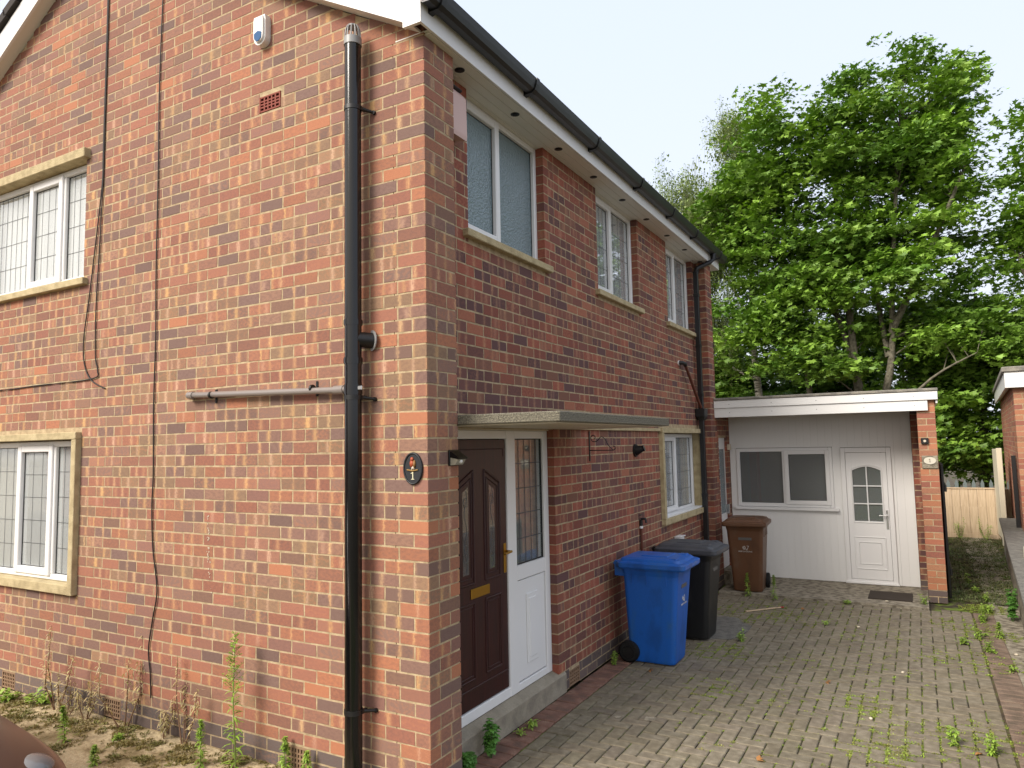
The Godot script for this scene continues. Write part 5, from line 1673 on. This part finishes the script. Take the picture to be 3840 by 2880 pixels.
	for p in [[-2.50, 0.24, 0.09, 110], [-4.15, 0.16, 0.30, 260], [-1.90, 0.22, 0.11, 120], [-3.30, 0.20, 0.24, 220], [-2.14, 0.36, 0.06, 50], [-2.75, 0.10, 0.16, 110], [-1.55, 0.10, 0.14, 80], [-2.3, 0.15, 0.07, 45], [-1.2, 0.08, 0.15, 60], [-3.8, 0.32, 0.16, 110], [-2.05, 0.10, 0.08, 50], [-2.35, 0.42, 0.05, 30], [-2.9, 0.50, 0.07, 40], [-0.7, 0.10, 0.2, 60]]:
		for i in p[3]:
			var a := r.randf() * TAU
			var d: float = p[2] * absf(r.randfn()) * 0.75 * (1.0 + 0.45 * sin(a * 3.0 + p[0] * 9.0) + 0.3 * sin(a * 5.0 + p[0] * 4.0))
			xf.append(Transform3D(Basis(Vector3.UP, r.randf() * TAU).scaled(Vector3(1, r.randf_range(0.7, 1.8), 1) * r.randf_range(0.6, 2.2)), Vector3(p[0] + cos(a) * d * 1.5, 0.0, maxf(0.012, p[1] + sin(a) * d * 0.75))))
			cols.append(Color(0.30, 0.22, 0.085).lerp(Color(0.24, 0.27, 0.06), r.randf() * r.randf()) * r.randf_range(0.6, 1.2))
	scatter("dry_moss", "brownish dry moss and grass tufts along the foot of the gable wall", "moss", tm, xf, cols)
	# rough grass in the alley
	xf = []; cols = []
	var gm := tuft_mesh(10, 0.10, 0.010, 62, 0.05)
	for i in 1500:
		var z := -7.2 - 6.7 * r.randf()
		var x := r.randf_range(2.86, 3.50 + (-6.14 - z) * 0.05)
		xf.append(Transform3D(Basis(Vector3.UP, r.randf() * TAU).scaled(Vector3.ONE * r.randf_range(0.4, 1.2)), Vector3(x, -0.01, z)))
		cols.append(Color(0.10, 0.16, 0.035).lerp(Color(0.17, 0.14, 0.07), r.randf() * 0.8) * r.randf_range(0.6, 1.2))
	scatter("rough_grass", "rough grass and ivy covering the alley beside the annexe", "grass", gm, xf, cols)

func build_litter() -> void:
	var fr := RandomNumberGenerator.new()
	fr.seed = 66
	var fl := MB.new()
	for i in 42:
		var y := fr.randf_range(1.05, 1.62)
		var c := Vector3(-1.97 + (1.62 - y) * 0.06 + fr.randfn() * 0.010, y, 0.0025)
		var q := fr.randf_range(0.0012, 0.0042)
		fl.box(c - Vector3(q, q * 1.3, 0.001), c + Vector3(q, q * 1.3, 0.001))
	var flo := part(self, "white_flecks", fl, M.offwhite)
	tag(flo, "line of white splashes down the gable wall above the tall weed", "stain")
	flo.set_meta("kind", "stuff")
	var r := RandomNumberGenerator.new()
	r.seed = 91
	var st := thing("wooden_stick", "pale wooden stick with a red tip lying on the drive by the concrete apron", "stick", Vector3(0.62, 0.012, -5.60), 0.0)
	part(st, "shaft", bx(Vector3(0, -0.006, -0.012), Vector3(0.52, 0.006, 0.012), 0.002), M.fence_wood)
	part(st, "red_tip", bx(Vector3(0.521, -0.007, -0.013), Vector3(0.56, 0.007, 0.013), 0.002), mat(Color(0.60, 0.08, 0.07), 0.5))
	st.rotation.y = 0.86
	var lv := [[1.528, -1.475, "curled orange brown dead leaf on the near pavers"], [2.80, -2.24, "orange dead leaf beside the leafy weed in the red border"], [2.25, -1.72, "dead leaf lying on the bright moss patch"], [1.2, -6.0, "dead leaf on the paving near the stick"], [0.30, -2.95, "brown dead leaf behind the blue bin wheel"], [1.75, -3.3, "dead leaf in the middle of the drive"]]
	for q in lv:
		var mb := MB.new()
		mb.use_col = true
		var c := Color(0.36, 0.17, 0.055) * r.randf_range(0.8, 1.2)
		for k in 3: leaf_into(mb, Vector3.ZERO, Vector3(1, 0.25, (k - 1) * 0.6), 0.05, 0.028, -0.2 + 0.3 * k, c)
		var o := part(self, "fallen_leaf", mb, M.leaf)
		tag(o, q[2], "leaf")
		o.position = Vector3(q[0], 0.006, q[1]); o.rotation.y = r.randf() * TAU
	var pb := [[1.865, -5.394, "white pebble on the paving in front of the half glazed door"], [2.133, -2.575, "white pebble on the near pavers between the moss patches"], [2.322, -3.865, "small grey white pebble on the right of the drive"], [3.25, -4.9, "white scrap of plastic by the drive edge"], [2.10, -6.72, "torn scrap of white paper on the door mat"]]
	for q in pb:
		var mb := MB.new()
		mb.ball(Vector3(0, 0.006, 0), Vector3(0.020, 0.009, 0.013), 9, 5)
		var o := part(self, "pebble", mb, M.offwhite)
		tag(o, q[2], "pebble")
		o.position = Vector3(q[0], 0.040 if q[1] < -6.6 else 0.0, q[1]); o.rotation.y = r.randf() * TAU
	# broken plaster on the pavers near the step
	for q in [[0.682, -1.853, 0.065], [0.45, -1.78, 0.032]]:
		var po := PackedVector2Array()
		for i in 17: po.append(Vector2(cos(TAU * i / 17) * q[2] * r.randf_range(0.35, 1.2), sin(TAU * i / 17) * q[2] * 0.8 * r.randf_range(0.35, 1.2)))
		var mb := MB.new()
		mb.prism(po, 0.0, 0.003, Transform3D(Basis(Vector3.RIGHT, -PI / 2), Vector3.ZERO))
		var o := part(self, "mortar_splash", mb, M.concrete)
		tag(o, "pale dried mortar splash on the pavers opposite the doorstep" if q[2] > 0.06 else "smaller pale mortar splash on the pavers nearer the doorstep", "stain")
		o.position = Vector3(q[0], 0.003, q[1])

# ---------------------------------------------------------------- trees
func maple_cluster(n: int, size: float, sd: int, leaf: float) -> ArrayMesh:
	var r := RandomNumberGenerator.new()
	r.seed = sd
	var mb := MB.new()
	mb.use_col = true
	for i in n:
		var p := Vector3(r.randf_range(-1, 1), r.randf_range(-0.35, 0.35), r.randf_range(-1, 1)) * size
		var yaw := r.randf() * TAU
		var B := Basis(Vector3.UP, yaw) * Basis(Vector3.RIGHT, r.randf_range(-0.4, 1.25)) * Basis(Vector3.FORWARD, r.randf_range(-0.7, 0.7))
		var s := leaf * r.randf_range(0.55, 1.35)
		mb.col = Color(1, 1, 1) * r.randf_range(0.75, 1.2)
		# five lobed leaf
		var c := p
		var tips := []
		for k in 5:
			var a := (k - 2) * 0.95
			tips.append(p + B * (Vector3(sin(a), -0.08 * absf(k - 2), cos(a)) * s * (0.62 if absi(k - 2) == 2 else 0.55 + 0.05 * (2 - absi(k - 2)))))
		var back := p + B * Vector3(0, 0, -0.12 * s)
		for k in 4:
			var notch: Vector3 = (tips[k] + tips[k + 1]) * 0.5
			notch = c.lerp(notch, 0.62)
			mb.tri(c, tips[k], notch)
			mb.tri(c, notch, tips[k + 1])
		mb.tri(back, tips[0], c)
		mb.tri(back, c, tips[4])
	return mb.mesh()

func small_cluster(n: int, size: Vector3, sd: int, leaf: float) -> ArrayMesh:
	var r := RandomNumberGenerator.new()
	r.seed = sd
	var mb := MB.new()
	mb.use_col = true
	for i in n:
		var p := Vector3(r.randf_range(-1, 1), r.randf_range(-1, 1), r.randf_range(-1, 1)) * size
		var d := rnd_dir(r, r.randf_range(-1.4, 0.4))
		leaf_into(mb, p, d, leaf * r.randf_range(0.7, 1.2), leaf * 0.6, 0.3, Color(1, 1, 1) * r.randf_range(0.7, 1.2))
	mb.col = Color(1.1, 1.1, 1.1)
	for i in 3:
		var p := Vector3(r.randf_range(-0.8, 0.8), 1.0, r.randf_range(-0.8, 0.8)) * size
		mb.tube([Vector3(0, size.y * 1.2, 0), p, p * Vector3(1.15, -0.9, 1.15)], [0.004, 0.003, 0.002], 3, false)
	return mb.mesh()

# lobes: [centre, radii]; stems: arrays of points (local)
func tree(called: String, label: String, at: Vector3, stems: Array, lobes: Array, boughs: int, per: int, cluster: Mesh, col_a: Color, col_b: Color, bark: Material, sd: int, flat := 0.38, bough_r := 0.75, group := "") -> Node3D:
	var r := RandomNumberGenerator.new()
	r.seed = sd
	var t := thing(called, label, "tree", at, 0.0, group)
	var wood := MB.new()
	var nodes := []
	for s in stems:
		var pts := smooth(s.pts, 4)
		var rad := []
		for i in pts.size():
			rad.append(lerpf(s.r, s.r * 0.28, float(i) / (pts.size() - 1)))
			if i > 3: nodes.append([pts[i], rad[-1]])
		wood.tube(pts, rad, 8)
	var vol := []
	var tot := 0.0
	for l in lobes:
		tot += l[1].x * l[1].y * l[1].z
		vol.append(tot)
	var xf := []
	var cols := []
	for b in boughs:
		var pick := r.randf() * tot
		var li := 0
		while vol[li] < pick: li += 1
		if b < lobes.size() * 3: li = int(b / 3)
		var l: Array = lobes[li]
		# points biased to the outside of the lobe
		var d := Vector3(r.randfn(), r.randfn(), r.randfn()).normalized()
		var rr := pow(r.randf(), 0.42)
		var c: Vector3 = l[0] + Vector3(d.x * l[1].x, d.y * l[1].y, d.z * l[1].z) * rr
		# a branch from the nearest point of a stem below
		var best: Array = nodes[0]
		var bd := 1e9
		for n in nodes:
			var dd: float = n[0].distance_to(c) + maxf(0.0, n[0].y - c.y + 0.3) * 2.0
			if dd < bd:
				bd = dd; best = n
		if r.randf() < 0.75:
			var m: Vector3 = best[0].lerp(c, 0.55) + Vector3(0, bd * 0.06, 0)
			wood.tube([best[0], m, c], [minf(best[1] * 0.5, 0.012 + bd * 0.009), 0.006 + bd * 0.004, 0.004], 5, false)
		var tone := r.randf_range(0.75, 1.2)
		var mixk := r.randf()
		var br := bough_r * r.randf_range(0.6, 1.25)
		var tiltb := Basis(Vector3(1, 0, 0), r.randf_range(-0.4, 0.4)) * Basis(Vector3(0, 0, 1), r.randf_range(-0.4, 0.4))
		for k in per:
			var q := Vector3(r.randfn() * 0.55, r.randfn() * 0.55 * flat, r.randfn() * 0.55) * br
			xf.append(Transform3D(Basis(Vector3.UP, r.randf() * TAU).scaled(Vector3.ONE * r.randf_range(0.75, 1.2)), c + tiltb * q))
			cols.append(col_a.lerp(col_b, clampf(mixk + r.randf_range(-0.2, 0.2), 0, 1)) * tone)
	part(t, "trunk", wood, bark)
	var mm := MultiMesh.new()
	mm.transform_format = MultiMesh.TRANSFORM_3D
	mm.use_colors = true
	mm.mesh = cluster
	mm.instance_count = xf.size()
	for i in xf.size():
		mm.set_instance_transform(i, xf[i])
		mm.set_instance_color(i, cols[i])
	var o := MultiMeshInstance3D.new()
	o.multimesh = mm
	o.material_override = M.leaf
	o.name = "crown"
	o.set_meta("kind", "stuff")
	t.add_child(o)
	return t

func P(x: float, y: float, z := 0.0) -> Vector3:
	return Vector3(x, y, z)

func build_trees() -> void:
	var mc := maple_cluster(24, 0.34, 71, 0.135)
	var g1 := Color(0.11, 0.23, 0.028)
	var g2 := Color(0.24, 0.40, 0.05)
	# big maple with several stems, at (1.5, -16)
	var st := [
		{"r": 0.135, "pts": [P(-0.05, -0.1), P(-0.1, 2.0), P(-0.20, 4.2), P(-0.35, 6.5, -0.3), P(-0.5, 9.5, -0.4)]},
		{"r": 0.12, "pts": [P(0.35, -0.1, 0.1), P(0.35, 2.5, 0.1), P(0.62, 4.0, 0.1), P(0.75, 6.0, 0.2), P(1.1, 9.6, 0.2)]},
		{"r": 0.09, "pts": [P(-0.12, 3.3), P(-0.5, 5.0, -0.2), P(-1.3, 7.2, -0.4), P(-2.0, 8.4, -0.5)]},
		{"r": 0.075, "pts": [P(0.55, 4.0, 0.1), P(0.35, 6.0, -0.3), P(0.3, 8.5, -0.5)]},
		{"r": 0.10, "pts": [P(-1.25, -0.1, -0.4), P(-1.3, 3.0, -0.4), P(-1.5, 5.5, -0.2), P(-2.0, 7.6, 0)]},
		{"r": 0.09, "pts": [P(0.65, 4.6, 0.1), P(1.6, 6.5, 0.5), P(2.4, 8.3, 0.6)]},
		{"r": 0.045, "pts": [P(0.4, 2.4, 0.1), P(1.4, 3.4, 0.5), P(2.3, 3.9, 0.8)]}]
	var lobes := [[P(0.7, 9.2), P(2.1, 1.7, 1.3)], [P(-1.7, 9.0), P(1.2, 1.6, 1.1)], [P(-2.8, 8.3), P(0.8, 1.4, 0.9)], [P(1.8, 8.8), P(0.9, 1.5, 1.1)], [P(-2.0, 6.3), P(1.5, 1.4, 1.1)], [P(0.1, 6.8), P(1.9, 1.0, 1.2)], [P(1.9, 6.5), P(0.8, 1.1, 1.0)], [P(-1.9, 4.5), P(1.4, 0.9, 1.0)], [P(0.2, 4.9, -0.8), P(1.6, 0.7, 0.6)], [P(-0.5, 5.8, 0.9), P(1.2, 0.7, 0.4)], [P(0.9, 5.9, 0.8), P(0.7, 0.6, 0.4)], [P(-0.9, 3.9, 0.6), P(0.7, 0.6, 0.4)], [P(1.9, 4.6, -0.3), P(1.0, 0.8, 0.8)], [P(0.05, 11.2), P(0.25, 0.5, 0.2)], [P(1.4, 11.1), P(0.25, 0.6, 0.2)], [P(-1.9, 10.9), P(0.25, 0.5, 0.2)], [P(2.3, 10.4), P(0.3, 0.4, 0.3)]]
	tree("maple_tree", "large bright green maple with several stems rising behind the annexe roof", P(1.5, 0, -16), st, lobes, 275, 12, mc, g1, g2, M.bark, 101, 0.48, 0.62)
	# darker tree on the right
	var s2 := [{"r": 0.17, "pts": [P(0, -0.1), P(-0.1, 3.0), P(-0.2, 6.0), P(0.1, 9.2)]}, {"r": 0.11, "pts": [P(-0.1, 2.2), P(-0.7, 4.0, 0.3), P(-1.2, 6.0, 0.4)]}, {"r": 0.10, "pts": [P(0, 3.0), P(0.9, 5.0), P(1.4, 7.4)]}]
	tree("dark_tree", "dark green leafy tree standing behind the neighbour garage", P(6.0, 0, -16.5), s2, [[P(0.25, 8.7), P(1.2, 1.7, 1.2)], [P(-0.4, 6.2), P(1.3, 1.3, 1.2)], [P(-0.9, 4.3, 0.3), P(1.3, 0.9, 1.0)], [P(1.3, 6.4), P(1.2, 2.4, 1.2)]], 170, 12, mc, g1, g2, M.bark, 102, 0.4, 0.7)
	# dark tree at the end of the alley
	var s3 := [{"r": 0.14, "pts": [P(0, -0.1), P(0.05, 2.0), P(0.15, 4.2), P(0.1, 5.6)]}, {"r": 0.09, "pts": [P(0, 1.2), P(-0.7, 2.4), P(-1.6, 3.6)]}, {"r": 0.09, "pts": [P(0, 1.5), P(0.8, 2.6), P(1.5, 4.2)]}]
	tree("dark_tree", "dark shady tree at the end of the alley behind the palisade fence", P(3.9, 0, -17.5), s3, [[P(-0.4, 4.7), P(1.7, 1.2, 1.2)], [P(-0.3, 3.0), P(1.8, 1.1, 1.2)], [P(0.6, 1.7), P(1.2, 0.8, 1.0)], [P(-0.9, 1.5, 0.6), P(0.8, 0.6, 0.7)]], 150, 12, mc, g1, g2, M.bark, 103, 0.45, 0.66)
	# undergrowth trees behind the annexe
	var s4 := [{"r": 0.09, "pts": [P(0, -0.1), P(0.1, 1.8), P(-0.2, 3.6)]}, {"r": 0.06, "pts": [P(0.05, 0.8), P(0.8, 2.0), P(1.2, 3.3)]}, {"r": 0.05, "pts": [P(0.0, 0.8), P(-0.8, 2.2), P(-1.0, 3.4)]}]
	tree("young_maple", "shaded young maple between the birch and the house corner", P(-2.2, 0, -18.5), s4, [[P(-0.2, 4.0), P(1.3, 1.3, 1.2)], [P(0.3, 2.8), P(1.8, 0.9, 1.2)]], 85, 12, mc, g1, g2, M.bark, 104, 0.45, 0.6)
	tree("young_maple", "shaded young maple growing behind the middle of the annexe roof", P(0.4, 0, -20.0), s4, [[P(0.0, 4.2), P(1.7, 1.5, 1.2)], [P(0.2, 2.6), P(2.2, 0.9, 1.2)]], 105, 12, mc, g1, g2, M.bark, 105, 0.45, 0.6)
	tree("dark_tree", "leafy tree beyond the neighbour garage, mirrored in the upper side windows", P(12.0, 0, -13.0), s2, [[P(0.0, 8.0), P(2.4, 2.4, 2.2)], [P(0, 4.8), P(2.6, 2.0, 2.2)]], 70, 12, mc, g1, g2, M.bark, 107, 0.4, 1.1)
	# birch with a white trunk
	var bc := small_cluster(30, Vector3(0.20, 0.38, 0.20), 72, 0.075)
	var sb := [{"r": 0.13, "pts": [P(0.05, -0.1), P(0.0, 2.5), P(-0.12, 5.0), P(-0.05, 7.4), P(0.1, 9.9)]}, {"r": 0.05, "pts": [P(-0.1, 5.2), P(-0.7, 6.6), P(-1.5, 8.6)]}, {"r": 0.04, "pts": [P(-0.05, 3.7), P(-0.9, 4.3), P(-1.6, 5.6)]}, {"r": 0.035, "pts": [P(-0.06, 6.0), P(0.6, 7.0), P(0.9, 8.2)]}]
	tree("birch_tree", "slender birch with a white trunk and thin hanging foliage behind the house corner", P(-1.15, 0, -17), sb, [[P(-1.7, 8.6), P(0.9, 1.3, 0.8)], [P(-1.9, 7.0), P(1.0, 1.5, 0.9)], [P(-0.5, 10.4), P(0.5, 1.2, 0.5)], [P(-1.2, 5.4), P(0.9, 1.0, 0.8)], [P(-0.4, 8.0), P(0.9, 1.5, 0.9)]], 210, 9, bc, Color(0.19, 0.27, 0.08), Color(0.29, 0.36, 0.13), M.birch, 106, 1.0, 0.5)

# ---------------------------------------------------------------- car
func build_car() -> void:
	var c := thing("parked_car", "brown metallic car parked on the sandy paving, its bonnet and headlamp in view", "car", Vector3(-2.68, 0, 2.36))
	# body: sections along x (rear to front), half width, sill, shoulder, top
	var secs := [[-1.98, 0.70, 0.35, 0.72, 0.86], [-1.85, 0.80, 0.25, 0.78, 0.93], [-1.2, 0.86, 0.20, 0.80, 0.95], [0.0, 0.87, 0.20, 0.80, 0.94], [0.75, 0.87, 0.20, 0.78, 0.92], [1.2, 0.865, 0.20, 0.745, 0.87], [1.55, 0.85, 0.20, 0.71, 0.815], [1.80, 0.81, 0.22, 0.665, 0.755], [1.95, 0.72, 0.25, 0.62, 0.69], [2.03, 0.55, 0.32, 0.54, 0.58]]
	var loops := []
	for s in secs:
		var L := PackedVector3Array()
		var hw: float = s[1]
		var pts := [[-hw * 0.92, s[2]], [-hw, s[2] + 0.12], [-hw, s[3] - 0.05], [-hw * 0.975, s[3]], [-hw * 0.90, lerpf(s[3], s[4], 0.55)], [-hw * 0.72, lerpf(s[3], s[4], 0.85)], [-hw * 0.35, s[4]], [hw * 0.35, s[4]], [hw * 0.72, lerpf(s[3], s[4], 0.85)], [hw * 0.90, lerpf(s[3], s[4], 0.55)], [hw * 0.975, s[3]], [hw, s[3] - 0.05], [hw, s[2] + 0.12], [hw * 0.92, s[2]]]
		for p in pts: L.push_back(Vector3(s[0], p[1], p[0]))
		loops.append(L)
	# smooth by subdividing along x
	var fine := []
	for i in loops.size() - 1:
		for k in 4:
			var t := k / 4.0
			var L := PackedVector3Array()
			for j in loops[i].size():
				L.push_back(loops[i][j].cubic_interpolate(loops[i + 1][j], loops[maxi(i - 1, 0)][j], loops[mini(i + 2, loops.size() - 1)][j], t))
			fine.append(L)
	fine.append(loops[-1])
	var st := SurfaceTool.new()
	st.begin(Mesh.PRIMITIVE_TRIANGLES)
	st.set_smooth_group(0)
	for i in fine.size() - 1:
		var n: int = fine[i].size()
		for j in n:
			var j2 := (j + 1) % n
			for q in [fine[i][j], fine[i][j2], fine[i + 1][j2], fine[i][j], fine[i + 1][j2], fine[i + 1][j]]: st.add_vertex(q)
	for e in [[0, true], [fine.size() - 1, false]]:
		var L: PackedVector3Array = fine[e[0]]
		var m := Vector3.ZERO
		for q in L: m += q
		m /= L.size()
		for j in L.size():
			var j2 := (j + 1) % L.size()
			for q in ([m, L[j], L[j2]] if e[1] else [m, L[j2], L[j]]): st.add_vertex(q)
	st.generate_normals()
	part(c, "body", st.commit(), M.car)
	var cab := MB.new()
	cab.loft([PackedVector3Array([P(-1.75, 0.92, 0.74), P(0.95, 0.90, 0.76), P(0.95, 0.90, -0.76), P(-1.75, 0.92, -0.74)]), PackedVector3Array([P(-1.35, 1.40, 0.60), P(0.15, 1.42, 0.60), P(0.15, 1.42, -0.60), P(-1.35, 1.40, -0.60)])], false, false)
	part(c, "windows", cab, mat(Color(0.03, 0.035, 0.04), 0.05))
	var rf := MB.new()
	rf.loft([loop_rr(0.78, 0.61, 0.12, 1.40, Vector2(-0.6, 0)), loop_rr(0.74, 0.56, 0.12, 1.45, Vector2(-0.6, 0))])
	part(c, "roof", rf, M.car)
	for s in [-1.0, 1.0]:
		var h := MB.new()
		h.ball(Vector3(1.72, 0.70, s * 0.66), Vector3(0.14, 0.05, 0.10), 18, 12)
		var hn := part(c, "headlamp", h, mat(Color(0.46, 0.45, 0.45), 0.15, 0.2))
		for x in [-1.25, 1.25]:
			var w := MB.new()
			w.tube([Vector3(x, 0.30, s * 0.70), Vector3(x, 0.30, s * 0.88)], [0.30, 0.30], 24)
			var wn := part(c, "wheel", w, M.rubber)
			var hb := MB.new()
			hb.tube([Vector3(x, 0.30, s * 0.875), Vector3(x, 0.30, s * 0.885)], [0.19, 0.19], 20)
			part(wn, "rim", hb, M.galv)
	part(c, "grille", bx(Vector3(1.90, 0.42, -0.45), Vector3(2.05, 0.56, 0.45), 0.02), M.black_gloss)
	# bonnet shut line
	part(c, "bonnet_edge", tb([P(0.8, 0.893, -0.70), P(1.2, 0.835, -0.70), P(1.5, 0.785, -0.66), P(1.74, 0.742, -0.52), P(1.86, 0.715, -0.3)], 0.006, 6), M.black_gloss)
# ---------------------------------------------------------------- scene
func _ready() -> void:
	rng.seed = 1
	var cam := Camera3D.new()
	cam.name = "camera"
	add_child(cam)
	cam.position = CAM
	cam.rotation = Vector3(deg_to_rad(4.819), deg_to_rad(29.373), deg_to_rad(-1.133))
	cam.fov = 56.33
	cam.near = 0.05
	cam.far = 600.0
	cam_inv = cam.transform.affine_inverse()
	var we := WorldEnvironment.new()
	we.name = "environment"
	var env := Environment.new()
	env.background_mode = Environment.BG_SKY
	var sky := Sky.new()
	var sm := ProceduralSkyMaterial.new()
	sm.sky_top_color = Color(0.615, 0.65, 0.715)
	sm.sky_horizon_color = Color(0.685, 0.70, 0.73)
	sm.sky_curve = 0.25
	sm.ground_horizon_color = Color(0.62, 0.62, 0.61)
	sm.ground_bottom_color = Color(0.35, 0.33, 0.30)
	sm.sun_angle_max = 90.0
	sm.sun_curve = 0.8
	sm.sky_cover = clouds()
	sm.sky_cover_modulate = Color(0.18, 0.18, 0.18)
	sky.sky_material = sm
	env.sky = sky
	env.tonemap_mode = Environment.TONE_MAPPER_LINEAR
	env.tonemap_exposure = 2.4
	env.sdfgi_enabled = true
	env.ssao_enabled = true
	env.ssil_enabled = true
	we.environment = env
	add_child(we)
	var sun := DirectionalLight3D.new()
	sun.name = "sun"
	add_child(sun)
	sun.look_at_from_position(Vector3(-3.6, 7.0, 8.0), Vector3.ZERO)
	sun.light_energy = 0.68
	sun.light_angular_distance = 24.0
	sun.light_color = Color(1.0, 0.965, 0.92)
	sun.shadow_enabled = true
	make_materials()
	build_ground()
	build_house()
	build_annexe()
	build_neighbour()
	build_opposite()
	build_trees()
	build_fixtures()
	make_bin("wheeled_bin", "blue wheeled recycling bin beside the front door wall", Vector3(0.27, 0, -3.34), 0.0, M.blue, M.blue)
	var bb := make_bin("wheeled_bin", "black wheeled bin with a grey lid behind the blue bin", Vector3(0.33, 0.007, -4.31), -0.02, M.bin_black, M.bin_lid)
	for ch in bb.get_children():
		if ch.name == "logo" or ch.name == "lettering":
			bb.remove_child(ch); ch.queue_free()
	make_bin("wheeled_bin", "brown wheeled garden waste bin on the concrete apron by the annexe", Vector3(0.42, 0.028, -6.88), -PI / 2 + 0.06, M.brown, M.brown)
	build_weeds()
	build_litter()
	build_car()

func clouds() -> ImageTexture:
	var f := FastNoiseLite.new()
	f.seed = 3; f.frequency = 1.3; f.fractal_octaves = 5
	var w := 512
	var h := 256
	var im := Image.create(w, h, false, Image.FORMAT_RGBA8)
	for y in h:
		var lat := PI / 2 - PI * (y + 0.5) / h
		for x in w:
			var lon := TAU * (x + 0.5) / w
			var d := Vector3(cos(lat) * cos(lon), sin(lat) * 2.0, cos(lat) * sin(lon))
			var k := clampf((f.get_noise_3dv(d * 1.4) + 0.05) * 2.6, 0, 1)
			im.set_pixel(x, y, Color(1, 1, 1, k * k * (3 - 2 * k)))
	return ImageTexture.create_from_image(im)
